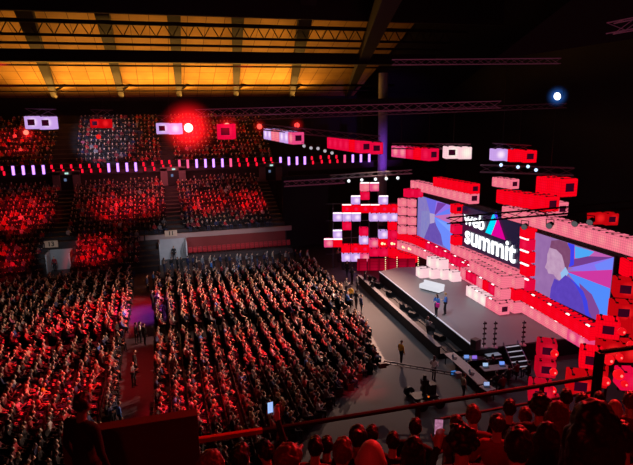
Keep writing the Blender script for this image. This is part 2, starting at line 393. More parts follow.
# local axes: travel is towards -y (far to near); box front +X must look to -x, so rz = pi and its +Y end looks to the near side
ribbon([(25.9,57.4,2.85),(26.7,54.8,2.85),(26.9,51,2.85),(X0,47,2.85),(X0,43.2,2.85)], lambda i, n: 'red' if i < 6 else 'crimson', 'upper ledge under the far screen', .98, lambda i, n: 'k' if i > 5 and i % 2 == 0 else '')
ribbon([(25.6,57.0,1.87),(26.5,54.3,1.87),(26.8,51,1.87),(X0,47,1.87),(X0,40.6,1.87)], lambda i, n: 'pink', 'lower pink ledge under the far screen', .98, lambda i, n: 'm' if i in (1, 2) else ('k' if i % 3 == 2 else ''))
ribbon([(24.6,57.2,.9),(25.6,55.6,.9),(26.2,53.6,.9)], 'red', 'bottom red row beside the lattice wing', .95)
ribbon([(26.6,35.1,2.85),(26.3,31.0,2.85),(26.0,27.0,2.85)], 'red', 'upper red ledge under the near screen', .98, lambda i, n: 'k' if i % 2 == 1 else '')
ribbon([(26.6,35.1,1.87),(26.4,31.0,1.87),(26.2,27.6,1.87)], lambda i, n: 'pink' if i < 6 else 'hotpink', 'lower pink ledge under the near screen', .98, lambda i, n: 'k' if i % 3 == 1 else '')
# ledge under the logo screen: a sloping pair of rows that steps back
ribbon([(26.9,46.6,3.8),(26.9,35.6,3.95)], 'pink', 'pink row below the logo screen', .98)
ribbon([(26.1,43.5,2.95),(26.1,40.6,2.95)], lambda i, n: 'crimson', 'crimson row before the logo ledge', .98, 'k')
ribbon([(25.3,41.9,2.9),(25.0,35.3,2.9)], lambda i, n: ['pink','crimson','crimson','pink','red','crimson','pink'][i % 7], 'middle row of the central podium', .96, lambda i, n: 'k' if i % 2 else '')
ribbon([(25.4,40.6,3.85),(25.1,35.4,3.85)], 'pink', 'top row of the central podium', .96, endwin=False)
ribbon([(24.75,39.9,1.86),(24.7,34.9,1.86)], lambda i, n: 'white' if i < 3 else 'pink', 'bottom row of the central podium', .98, lambda i, n: 'k' if i % 2 else '', endwin=True)
for z, c, n_ in ((1.86, 'pink', 'bottom'), (2.88, 'red', 'middle'), (3.86, 'pink', 'top')):
    light_box((25.95, 35.35, z), PI, c, '', .97, '%s light box closing the near side of the central podium, %s one' % (CN[c], n_), 'near side of the central podium')
# columns of boxes between the screens
for px, pys, nm in ((456.6, (208.5, 218, 229, 240), 'column between far screen and logo'), (528.3, (232.5, 244, 256.5, 269.6, 283.6), 'column between logo and near screen')):
    for i, py in enumerate(pys):
        c = ['red', 'pink', 'crimson', 'red', 'crimson'][i] if px < 500 else ['red', 'crimson', 'red', 'red', 'crimson'][i]
        light_box(onx(px, py, 26.7), PI, c, 'b' if px > 500 and i else ('e' if px < 500 and i == 0 else ''), .94, '%s light box, %s from the top of the %s' % (CN[c], nth(i+1), nm), nm)
# pink block of four rows at the far edge of the far screen, and its red cap
for r, py in enumerate((202.3, 211, 220.3, 229.6)):
    for cidx, px in enumerate((402.2, 411.8)):
        light_box(dep(px, py+(.6 if cidx else 0), 58.4), TOCAM, 'pink', '', .87, 'pink cube, %s column, %s row from the top, beside the far screen' % (('outer', 'inner')[cidx], nth(r+1)), 'pink cubes beside the far screen')
for cidx, px in enumerate((409.5, 417)):
    light_box(dep(px, 192.8, 57.5), TOCAM+.5, 'crimson', '', .95, '%s crimson cube on top of the pink block beside the far screen' % ('outer', 'inner')[cidx], 'crimson cubes capping the pink block')
# long rows hanging over the screens
ribbon([onx(414.5, 184.5, 26.2), onx(474.5, 198.5, 26.2)], 'pink', 'long pink row over the far screen', 1.08, endwin=True)
ribbon([onx(437, 181.3, 26.0), onx(475.5, 188.8, 26.0)], 'red', 'red row on top over the far screen', 1.05, lambda i, n: 'e' if i in (3, 6) else '', endwin=True)
ribbon([onx(507, 211.5, 26.3), onx(632, 246, 26.3), onx(660, 254, 26.3)], lambda i, n: 'pink', 'long pink row over the near screen', 1.12)
ribbon([onx(502, 196, 25.9), onx(553, 204, 25.9)], 'red', 'long red row over the logo screen', 1.2, endwin=True)
light_box(onx(557.5, 208, 26.9), PI, 'pink', 'e', 1.05, 'pink box with dark window behind the near end of the long red row', 'single hanging boxes')
ribbon([onx(496, 181.5, 26.4), onx(515, 184, 26.4)], 'pink', 'short pink row hanging over the logo screen', 1.0, endwin=True)
ribbon([onx(543, 184.5, 27.2), onx(570, 187.5, 27.2)], lambda i, n: 'red' if i < 2 else 'crimson', 'short red row above the long one', 1.2, endwin=True)

# hanging rows over the hall
def hang(px0, py0, px1, py1, D, h, cols, rowname, win='e', n=None):
    """near end at (px1,py1) at distance D; the row runs along y away from us"""
    b = dep(px1, py1, D)
    dx = ray(px0, py0); t = b.x/dx.x
    a = EYE+dx*t
    if abs(a.y-b.y) > 14 or t < 0 or a.y < b.y: a = b+Vector((-.6, 1, 0)).normalized()*(h*2)
    a.z = b.z+(a.z-b.z)
    ribbon([a, b], cols, rowname, h, endwin=True)
    return a, b
HANG = []
def hang_free(pts, D, h, specs, rowname, facing=None):
    """boxes at given sight lines, all at one distance, faces turned to the hall"""
    p0 = dep(*pts[0], D)
    for i, ((px, py), (c, st)) in enumerate(zip(pts, specs)):
        q = p0+RGT0*(i*h); q.z = dep(px, py, D).z
        o = light_box(q, TOCAM if facing is None else facing, c, st, h, '%s hanging light box, %s of the %s' % (CN[c], nth(i+1), rowname), rowname, 'hanging_light_box')
    HANG.append((pts, D, h))
hang_free([(34.5,122.5),(47.5,123)], 42, 1.05, [('lilac','f'),('lilac','f')], 'pair hanging farthest from the stage')
hang_free([(96.5,123.4),(105.5,123.6)], 46, .8, [('darkred','f'),('darkred','')], 'dim red pair over the upper terrace')
hang_free([(163.5,128.4),(171,128.8)], 44, .95, [('lilac','f'),('lilac','')], 'lilac pair beside the big red lamp')
hang_free([(226.5,131.5)], 38, 1.15, [('crimson','f')], 'rosy single between two red lamps')
def hang_row(a, b, D0, D1, step, cols, nm):
    ribbon([dep(*a, D0), dep(*b, D1)], lambda i, n: cols[i*len(cols)//n], nm, step, endwin=True, name='hanging_light_box')
hang_row((268.5,133.5), (298.5,138.5), 45.5, 39.5, 1.0, ['lilac','pink','lilac','hotpink'], 'long lilac row over the audience')
hang_row((332,142.5), (366.5,147), 46, 40.5, 1.05, ['crimson','crimson','crimson','red','crimson'], 'long crimson row over the audience')
light_box(dep(376, 148, 41), TOCAM, 'crimson', 'f', .95, 'crimson hanging box alone at the end of the long crimson row', None, 'hanging_light_box')
hang_row((396,151), (434,154.8), 45.5, 41, .98, ['hotpink','hotpink','crimson','red','crimson'], 'row short of the stage')
hang_free([(450.5,152.3),(458.5,152.8)], 42, 1.0, [('white','f'),('white','')], 'white pair above the far screen')
hang_free([(464.5,151.8)], 43, .8, [('crimson','')], 'crimson single behind the white pair')
hang_free([(497.5,154.5),(506,155)], 41, .95, [('lilac',''),('lilac','')], 'lilac pair above the logo')
hang_free([(514.5,155.4),(524.8,156.2)], 40.5, .98, [('red',''),('red','f')], 'red pair above the logo')
hang_free([(596,217.5),(608,218.5)], 36, .85, [('darkred',''),('darkred','f')], 'dim pair above the near screen')

# near tower of red monitors and the tall heap at the near end of the set
def globe(px, py, D, r, lab, grp):
    p = dep(px, py, D); o = empty('globe_lamp', p, TOCAM)
    link('glass_globe', MB().ell((0,0,0), r, 16, 10).mesh('glass_globe', M['globe'], True), o)
    link('collar', MB().tube((-r*1.15,0,0), (-r*.8,0,0), r*.5, n=12).mesh('collar', M['black']), o)
    link('bulb', MB().ell((r*.86, r*.05, r*.12), r*.28, 10, 6).mesh('bulb', M['bulb'], True), o)
    tag(o, lab, 'lamp', grp)
M['globe'] = mat('red_globe', (.8, .01, .02), .25, emis=(1, .005, .012), es=.85)
M['bulb'] = emit('hot_bulb', srgb(255, 120, 110), 1.6)
M['stack'] = glow_box('dim_stack_fabric', srgb(190, 4, 34), srgb(240, 24, 52), .9, .6, .85)
CN['stack'] = 'rose red'
for i, (px, py, D, s, rz) in enumerate([(546.5, 348, 31, 1.02, -.3), (545, 366.5, 31, 1.02, -.24), (540, 391, 29, 1.15, -.32)]):
    light_box(dep(px, py, D), TOCAM+rz, 'stack', 'f', s, 'rose red monitor box, %s from the top of the tower standing before the stage stairs' % nth(i+1), 'tower before the stairs')
light_box(dep(549, 405, 30), TOCAM-.2, 'stack', '', 1.1, 'rose red box low in the tower, partly behind the rail', 'tower before the stairs')
for i, (px, py) in enumerate([(554.6, 353.5), (553.5, 372), (552.5, 390.3), (545, 397.5)]):
    globe(px, py, 28.6+.0*i, .2 if i < 3 else .17, 'red globe lamp on the tower before the stairs, %s from the top' % nth(i+1), 'globes on the tower')
HEAP = [(624,287,31,1.12,'darkred','f'),(621,310,30,1.1,'darkred','f'),(607.5,327,29,1.08,'red','f'),(633,322,30,1.1,'darkred',''),(591,357,28.5,1.1,'red','f'),(579,382,27.5,1.15,'darkred','f'),
        (608,347,29,1.05,'darkred',''),(626,350,29.5,1.1,'darkred',''),(597,375,28.5,1.0,'darkred',''),(640,300,31,1.1,'darkred',''),(633,268,31.5,1.1,'red',''),(643,340,29.5,1.1,'darkred',''),(628,378,27,1.0,'crimson','')]
for i, (px, py, D, s, c, st) in enumerate(HEAP):
    light_box(dep(px, py, D), TOCAM-[.35,.25,.4,.1,.42,.3,.2,.1,.5,0,.1,.2,.1][i], c, st, s, '%s %s box %s in the heap ending the set, counted downward' % (CN[c], 'windowed' if 'f' in st else 'plain', nth(i+1)), 'heap of boxes ending the set')
for i, (px, py, r) in enumerate([(622, 331.5, .19), (619.6, 357, .17), (631, 345, .2), (608.7, 360, .24), (618.7, 374.5, .25), (605.5, 381.5, .22), (624.5, 384, .16)]):
    globe(px, py, 26.3-.15*i, r, 'red globe lamp on the heap ending the set, %s counted downward' % nth(i+1), 'globes on the heap')
# support posts so that the heap and tower stand
sp = MB()
for px, py, D in ((548, 360, 32.0), (612, 330, 31.8), (628, 300, 32.8), (590, 372, 30)):
    p = dep(px, py, D); sp.tube((p.x, p.y, 0), (p.x, p.y, p.z+1), .07, n=8)
tag(link('support_scaffold', sp.mesh('support_scaffold', M['black'])), 'black scaffold posts behind the heap of red boxes', 'scaffold')

# ------------------------------------------------------------------ screens
XS = 26.98
def S(px, py, dx=0): return onx(px, py, XS-dx)
def flat(rgb, s=1.0, _c={}):
    k = (rgb, s)
    if k not in _c: _c[k] = emit('screen_%d_%d_%d' % rgb, srgb(*rgb), s)
    return _c[k]
def noisy(rgb, rgb2, sc=2.5):
    m, nt, out = _nt('screen_blend'); N = nt.nodes; L = nt.links
    tc = N.new('ShaderNodeTexCoord'); no = N.new('ShaderNodeTexNoise'); no.inputs['Scale'].default_value = sc; no.inputs['Detail'].default_value = 2
    L.new(tc.outputs['Object'], no.inputs['Vector']); mx = N.new('ShaderNodeMix'); mx.data_type = 'RGBA'
    mx.inputs['A'].default_value = srgb(*rgb); mx.inputs['B'].default_value = srgb(*rgb2); L.new(no.outputs['Fac'], mx.inputs['Factor'])
    e = N.new('ShaderNodeEmission'); L.new(mx.outputs['Result'], e.inputs[0]); L.new(e.outputs[0], out.inputs[0]); return m
def screen(name, y0, y1, z0, z1, layers, bg, label):
    root = empty(name, (27.0, (y0+y1)/2, z0)); off = Vector(root.location)
    link('cabinet', MB().box((.14, 0, (z1-z0)/2), (.26, y1-y0+.12, z1-z0+.12)).mesh('cabinet', M['black']), root)
    m = MB(); mats = [bg]; m.quad(*[Vector(p)-off for p in ((XS, y1, z0), (XS, y0, z0), (XS, y0, z1), (XS, y1, z1))])
    for i, (pts, mt) in enumerate(layers):
        q = []
        for px, py in pts:
            p = S(px, py, .004*(i+1)); p.y = min(max(p.y, y0), y1); p.z = min(max(p.z, z0), z1); q.append(p-off)
        mats.append(mt); m.poly(q, len(mats)-1)
    me = m.mesh('picture', mats)
    bm = bmesh.new(); bm.from_mesh(me); bmesh.ops.triangulate(bm, faces=bm.faces[:]); bm.to_mesh(me); bm.free()
    link('picture', me, root)
    return tag(root, label, 'screen', 'live picture screens')
def c1(x, y): return (473+x/3.956, 235+y/3.956)
near_layers = [
 ([c1(375,140), c1(640,60), c1(640,180)], flat((146,112,226))),
 ([c1(380,50), c1(470,50), c1(600,95), c1(400,110)], flat((196,92,176))),
 ([c1(403,44), c1(480,66), c1(450,92), c1(404,92)], flat((78,168,246))),
 ([c1(398,96), c1(455,84), c1(640,100), c1(600,110), c1(384,128)], flat((116,60,140))),
 ([c1(384,130), c1(640,84), c1(640,185), c1(500,160)], flat((140,112,236))),
 ([c1(480,118), c1(640,84), c1(640,185), c1(500,158)], flat((112,134,250))),
 ([c1(372,146), c1(640,168), c1(640,250)], flat((206,56,160))),
 ([c1(372,146), c1(560,218), c1(640,265), c1(640,400), c1(480,345), c1(425,215)], flat((82,140,252))),
 ([c1(420,190), c1(470,235), c1(500,300), c1(497,360), c1(440,330)], flat((128,70,150))),
 ([c1(376,22), c1(402,36), c1(399,118), c1(379,128)], flat((62,64,238))),
 ([c1(310,22), c1(340,16), c1(372,26), c1(386,60), c1(384,110), c1(368,150), c1(350,120), c1(330,70), c1(304,52)], noisy((118,60,100), (136,84,120))),
 ([c1(303,50), c1(330,58), c1(352,80), c1(362,118), c1(366,150), c1(352,186), c1(330,172), c1(318,156), c1(298,152), c1(293,138), c1(284,128), c1(292,108), c1(294,76)], noisy((176,130,172), (206,172,200))),
 ([c1(346,150), c1(366,126), c1(378,150), c1(352,190)], flat((150,190,236))),
 ([c1(322,172), c1(340,182), c1(366,158), c1(398,184), c1(436,222), c1(452,262), c1(458,300), c1(470,350), c1(300,290), c1(308,210)], noisy((84,58,172), (100,72,196))),
 ([c1(372,160), c1(400,184), c1(436,222), c1(452,262), c1(460,330), c1(444,322), c1(432,250), c1(404,196)], flat((64,66,226))),
]
screen('projection_screen', 27.3, 35.2, 3.25, 7.75, near_layers, noisy((140,96,160), (164,120,178), 1.2), 'near video screen showing a man in profile before lilac and magenta rays')
def c2(x, y): return (400+x/4.65, 170+y/4.65)
far_layers = [
 ([c2(88,110), c2(165,125), c2(155,215), c2(120,330), c2(88,300)], noisy((120,110,196), (150,130,190))),
 ([c2(100,190), c2(150,190), c2(165,260), c2(130,330), c2(95,310)], noisy((150,140,190), (120,120,200))),
 ([c2(120,120), c2(195,135), c2(158,210), c2(140,200)], flat((112,104,226))),
 ([c2(158,214), c2(170,130), c2(250,150), c2(250,165)], flat((150,110,232))),
 ([c2(158,214), c2(175,150), c2(215,155)], flat((120,60,160))),
 ([c2(158,214), c2(250,160), c2(250,206)], flat((104,126,246))),
 ([c2(158,214), c2(250,204), c2(250,258)], flat((196,110,182))),
 ([c2(158,216), c2(250,256), c2(250,390), c2(190,340)], flat((110,140,252))),
 ([c2(165,225), c2(250,262), c2(250,300)], flat((124,160,255))),
 ([c2(150,220), c2(190,300), c2(200,352), c2(110,330)], noisy((96,72,170), (116,88,180))),
 ([c2(138,200), c2(162,205), c2(160,245), c2(140,250)], noisy((170,150,200), (190,170,210))),
]
screen('projection_screen', 47.2, 54.9, 3.2, 7.78, far_layers, noisy((126,104,176), (140,120,196), 1.2), 'far video screen showing a blurred figure before pink and blue rays')
# logo screen
lg = empty('logo_screen', (27.0, 41.2, 3.9)); lo = Vector(lg.location)
link('cabinet', MB().box((.16, 0, 2.0), (.26, 9.2, 4.3)).mesh('cabinet', mat('logo_panel', (.004, .006, .02), .3, emis=(.004, .01, .05), es=.5)), lg)
M['letter'] = emit('letter_white', (.94, .97, 1), 2.2)
def text_on(parent, txt, y_left, y_right, z_base, height, name, mt, x=-.06, fat=.035):
    cu = bpy.data.curves.new('lettering', 'FONT'); cu.body = txt; cu.size = 1; cu.offset = fat; cu.extrude = .01; cu.align_x = 'LEFT'
    tmp = bpy.data.objects.new('tmp', cu); COL.objects.link(tmp)
    dg = bpy.context.evaluated_depsgraph_get(); me = bpy.data.meshes.new_from_object(tmp.evaluated_get(dg)); bpy.data.objects.remove(tmp); bpy.data.curves.remove(cu)
    xs = [v.co.x for v in me.vertices]; zs = [v.co.y for v in me.vertices]
    x0, x1, z0, z1 = min(xs), max(xs), min(zs), max(zs)
    for v in me.vertices:
        a = (v.co.x-x0)/(x1-x0); b = (v.co.y-z0)/(z1-z0); d = v.co.z
        v.co = (x-d, y_left+(y_right-y_left)*a, z_base+height*b)
    me.materials.clear(); me.materials.append(mt)
    return link(name, me, parent)
A = S(465, 243.5)-lo; B = S(515.5, 262)-lo
text_on(lg, 'summit', A.y, B.y, .78, 1.65, 'lettering', M['letter'], fat=.022)
A = S(464, 222)-lo; B = S(484.5, 228)-lo
text_on(lg, 'web', A.y, B.y, 2.55, 1.3, 'lettering', M['letter'], fat=.018)
def L3(px, py, dx=.08): p = S(px, py)-lo; p.x = -dx; return p
m = MB(); d1 = lambda x, y: L3(453+x/7.75, 195+y/7.75)
m.poly([d1(255,290), d1(300,308), d1(345,195), d1(318,138)], 0).poly([d1(318,138), d1(345,132), d1(352,170), d1(340,205), d1(312,178)], 1).poly([d1(300,310), d1(412,350), d1(352,172)], 2)
link('emblem', m.mesh('emblem', [emit('cyan', srgb(0, 226, 255), 1), emit('blue_violet', srgb(80, 60, 240), 1), emit('magenta', srgb(226, 0, 150), 1)]), lg)
tag(lg, 'dark logo screen reading web summit with a cyan and magenta triangle', 'screen')
struct('wall_stage', MB().box((27.6, 40, 4.2), (.3, 32, 8.4)), dark_m)

# ------------------------------------------------------------------ stage
deck_m = mat('stage_deck', (.2, .21, .225), .45, var=.08, scale=.8)
edge_glow_m = mat('deck_edge_painted_glow', (.62, .64, .68), .35, emis=(.6, .65, .8), es=.4)  # brightness of edge strip and nosings put in as emission
st = empty('stage_platform', (0, 0, 0))
m = MB(); outline = [(20.2, 49.2), (19.5, 30.3), (27.4, 30.0), (27.4, 49.0), (22.4, 49.9)]
m.poly([(x, y, 1.3) for x, y in outline]); n = len(outline)
for i in range(n):
    a, b = outline[i], outline[(i+1) % n]; m.quad((*a, 1.2), (*b, 1.2), (*b, 1.3), (*a, 1.3))
link('deck', m.mesh('deck', deck_m), st)
m = MB()
for i in range(n):
    a, b = outline[i], outline[(i+1) % n]; m.quad((*a, 0), (*b, 0), (*b, 1.2), (*a, 1.2))
link('fascia', m.mesh('fascia', M['black']), st)
link('edge_strip', MB().bar((20.17, 49.1, 1.31), (19.47, 30.35, 1.31), .1, .06).mesh('edge_strip', edge_glow_m), st)
tag(st, 'grey stage deck with a pale edge strip and black front', 'stage')
# camera track and its low platform along the stage front
tk = empty('camera_track_platform', (18.55-.034*32, 0, 0), -.034)
link('platform', MB().box((.1, 41.0, .2), (1.7, 17.8, .4)).mesh('platform', M['black']), tk)
link('barrier', MB().box((-.85, 41.0, .45), (.12, 17.8, .9)).mesh('barrier', M['black']), tk)
link('barrier_cap', MB().box((-.85, 41.0, .92), (.34, 17.8, .06)).mesh('barrier_cap', mat('worn_grey_top', (.13, .13, .145), .5)), tk)
for x in (-.25, .35): link('rail', MB().box((x, 41.0, .43), (.06, 17.6, .06)).mesh('rail', M['steel']), tk)
tag(tk, 'black low platform with grey-topped barrier along the stage front', 'platform')
def wedge():
    o = empty('stage_monitor', (0, 0, 0))
    m = MB(); pts = [(-.3, 0), (.3, 0), (.3, .18), (-.12, .42), (-.3, .36)]
    vs = [(x, y, z) for y in (-.36, .36) for x, z in pts]; m.add(vs, [(4,3,2,1,0), (5,6,7,8,9)]+[(i, (i+1) % 5, 5+(i+1) % 5, 5+i) for i in range(5)])
    link('cabinet', m.mesh('cabinet', M['black']), o)
    link('grille', MB().quad((.29, -.3, .205), (.29, .3, .205), (-.1, .3, .425), (-.1, -.3, .425)).mesh('grille', M['steel']), o); return o
w0 = wedge()
for i, (px, py) in enumerate([(378, 277), (386, 284), (394, 293), (405, 305.5), (411, 308), (419, 313.5), (433, 327), (445.5, 336)]):
    p = onz(px, py, .6); o = w0 if i == 0 else w0.copy()
    if i:
        COL.objects.link(o)
        for ch in w0.children: c = ch.copy(); COL.objects.link(c); c.parent = o
    o.location = ((18.85 if i % 2 else 19.0)+.034*(p.y-32), p.y, .44); o.rotation_euler.z = rng.uniform(-.5, .5)
    tag(o, 'black stage monitor wedge on the low platform, %s from the far end' % nth(i+1), 'speaker', 'wedges along the stage front')
# red skirt of led panels under the lattice wing and its dotted strings
skirt_m = glow_box('skirt_led', srgb(150, 0, 30), srgb(190, 8, 50), .8, 1.5, .6, 3)
for i, px in enumerate((362, 372.5, 382, 391.5, 401, 410.5)):
    a, b = dep(px-4.9, 264, 59.7), dep(px+4.7, 264, 59.7); h0 = dep(px, 258.5, 59.7).z
    m = MB().box(((a.x+b.x)/2, (a.y+b.y)/2, h0/2+.02), ((b-a).length, .12, h0), 0, Matrix.Rotation(math.atan2((b-a).y, (b-a).x), 3, 'Z'))
    me = m.mesh('led_panel', skirt_m); o = link('led_panel', me)
    c = Vector(((a.x+b.x)/2, (a.y+b.y)/2, 0)); 
    for v in me.vertices: v.co -= c
    o.location = c
    tag(o, 'dark red led panel at the foot of the lattice wing, %s from the audience' % nth(i+1), 'panel', 'led panels under the wing')
for i, px in enumerate((385.5, 397, 418.2)):
    m = MB()
    for py in np.linspace(257.5, 270, 7): m.ell(dep(px, py, 59.0 if i < 2 else 57), .06, 8, 5)
    tag(link('bulb_string', m.mesh('bulb_string', M['warm_dot'])), 'upright string of warm bulbs at the back of the stage, %s from the lattice wing' % nth(i+1), 'lights', 'bulb strings')
# white cubes and white sofa on the deck
for i, (px, py, c) in enumerate([(423.5, 273.2, 'white'), (434.8, 274, 'white'), (446, 274.8, 'white'), (455.5, 277, 'white'), (433.5, 261.8, 'white'), (441.5, 263.5, 'white')]):
    p = onz(px, py+5.6, 1.3) if i < 4 else None
    if i < 4: p = p+Vector((.12, .46, .52))
    else: p = onz(px, py, 2.85); 
    light_box(p, PI, c, '', 1.02, 'white light box on the deck before the far screen, %s' % ['farthest of the front row', 'second of the front row', 'third of the front row', 'nearest of the front row', 'first of the upper pair', 'second of the upper pair'][i], 'white cubes on the deck')
M['sofa'] = glow_box('sofa_painted_glow', srgb(232, 230, 240), srgb(255, 255, 255), .95, .6, .95)  # bright look of the sofa put in as emission
sf = empty('white_sofa', onz(431.5, 290.5, 1.3), math.radians(-62))
me = bm_mesh(rounded_box((2.1, .85, .42), .08, (0, 0, .3)), 'seat', M['white']); me.materials[0] = M['sofa']; link('seat', me, sf)
link('backrest', bm_mesh(rounded_box((2.1, .2, .24), .06, (0, .36, .58)), 'backrest', M['sofa']), sf)
link('plinth', MB().box((0, 0, .06), (1.9, .7, .1)).mesh('plinth', M['black']), sf)
tag(sf, 'long white sofa with painted glow on the grey stage deck behind the two speakers', 'sofa')
# stands with stacked small lamps near the stage corner
def lamp_stand(px, py, h, i):
    p = onz(px, py, 1.3); o = empty('lamp_stand', p)
    link('base', MB().tube((0, 0, 0), (0, 0, .05), .26, .22, 14).mesh('base', M['alu']), o)
    link('pole', MB().tube((0, 0, .04), (0, 0, h), .03, n=8).mesh('pole', M['black']), o)
    for k in range(5):
        link('lamp_head', MB().tube((-.1, 0, .25+k*(h-.4)/4), (.12, 0, .25+k*(h-.4)/4), .05, .075, 10).mesh('lamp_head', M['black']), o)
    tag(o, 'black stand stacked with small lamps on the near stage edge, %s counted from the audience' % nth(i+1), 'lamp stand', 'stacked lamp stands')
for i, (px, py, h) in enumerate(((483.5, 347.3, 1.85), (494, 347.3, 1.85), (522.5, 345, 1.75))): lamp_stand(px, py, h, i)
sp = empty('floor_speaker', onz(475.3, 349, 1.3), .3)
link('cabinet', bm_mesh(rounded_box((.5, .5, .72), .04, (0, 0, .36)), 'cabinet', mat('brown_cabinet', (.09, .045, .045), .5)), sp); link('grille', MB().box((-.26, 0, .36), (.02, .42, .62)).mesh('grille', M['black']), sp)
tag(sp, 'dark brown speaker cabinet on the near front corner of the deck', 'speaker')
# stage stairs
sr = empty('stage_stairs', (0, 0, 0))
a0, a1 = onz(505, 347, 1.3), onz(519, 345, 1.3); a0.y = a1.y = 30.22
b0, b1 = onz(513, 371, 0), onz(529.5, 369, 0)
for k in range(5):
    t0 = k/5; t1 = (k+1)/5; z = 1.3*(1-t1)+.02
    q = [a0.lerp(b0, t0), a1.lerp(b1, t0), a1.lerp(b1, t1), a0.lerp(b0, t1)]
    m = MB(); vs = [Vector((p.x, p.y, z)) for p in q]+[Vector((p.x, p.y, z+.2)) for p in q]
    m.add(vs, [(3,2,1,0), (4,5,6,7), (0,1,5,4), (1,2,6,5), (2,3,7,6), (3,0,4,7)]); link('step', m.mesh('step', M['black']), sr)
    e = MB().bar(vs[6]+Vector((0,0,.02)), vs[7]+Vector((0,0,.02)), .05); link('nosing', e.mesh('nosing', edge_glow_m), sr)
for a, b in ((a0, b0), (a1, b1)):
    m = MB(); m.bar(a+Vector((0,0,.25)), b+Vector((0,0,.25)), .05).bar(a, a+Vector((0,0,.25)), .04).bar(b, b+Vector((0,0,.25)), .04); link('handrail', m.mesh('handrail', M['alu']), sr)
tag(sr, 'short black stairs with pale nosings up to the near stage edge', 'stairs')
# ------------------------------------------------------------------ people
def caps_mesh(caps, vox, ratio, smooth_it=3):
    """capsules and ellipsoids fused into ONE continuous skin"""
    m = MB()
    for c in caps:
        if c[0] == 'e': m.ell(c[1], c[2], 14, 9)
        else:
            _, p, q, r0, r1 = c[:5]; m.tube(p, q, r0, r1, 10); m.ell(p, r0*1.0, 10, 7); m.ell(q, r1*1.0, 10, 7)
    me = m.mesh('tmp', []); o = bpy.data.objects.new('tmp', me); COL.objects.link(o)
    r = o.modifiers.new('r', 'REMESH'); r.mode = 'VOXEL'; r.voxel_size = vox
    if smooth_it: sm = o.modifiers.new('s', 'SMOOTH'); sm.iterations = smooth_it; sm.factor = .5
    if ratio < 1: d = o.modifiers.new('d', 'DECIMATE'); d.ratio = ratio
    dg = bpy.context.evaluated_depsgraph_get(); out = bpy.data.meshes.new_from_object(o.evaluated_get(dg))
    bpy.data.objects.remove(o); bpy.data.meshes.remove(me); return out
TAGS = ['skin', 'top', 'legs', 'shoe', 'hair']
def classify(me, caps):
    n = len(me.polygons); C = np.empty(n*3); me.polygons.foreach_get('center', C); C = C.reshape(n, 3)
    best = np.full(n, 1e9); idx = np.zeros(n, int)
    for c in caps:
        if c[0] == 'e':
            ce = np.array(c[1]); r = np.array(c[2]); d = (np.linalg.norm((C-ce)/r, axis=1)-1)*r.min(); t = c[3]
        else:
            p, q = np.array(c[1]), np.array(c[2]); ab = q-p; tt = np.clip(((C-p)@ab)/(ab@ab+1e-9), 0, 1)
            d = np.linalg.norm(C-(p+tt[:, None]*ab), axis=1)-(c[3]+(c[4]-c[3])*tt); t = c[5]
        w = d < best; best[w] = d[w]; idx[w] = TAGS.index(t)
    me.polygons.foreach_set('material_index', idx.astype(np.int32)); return idx
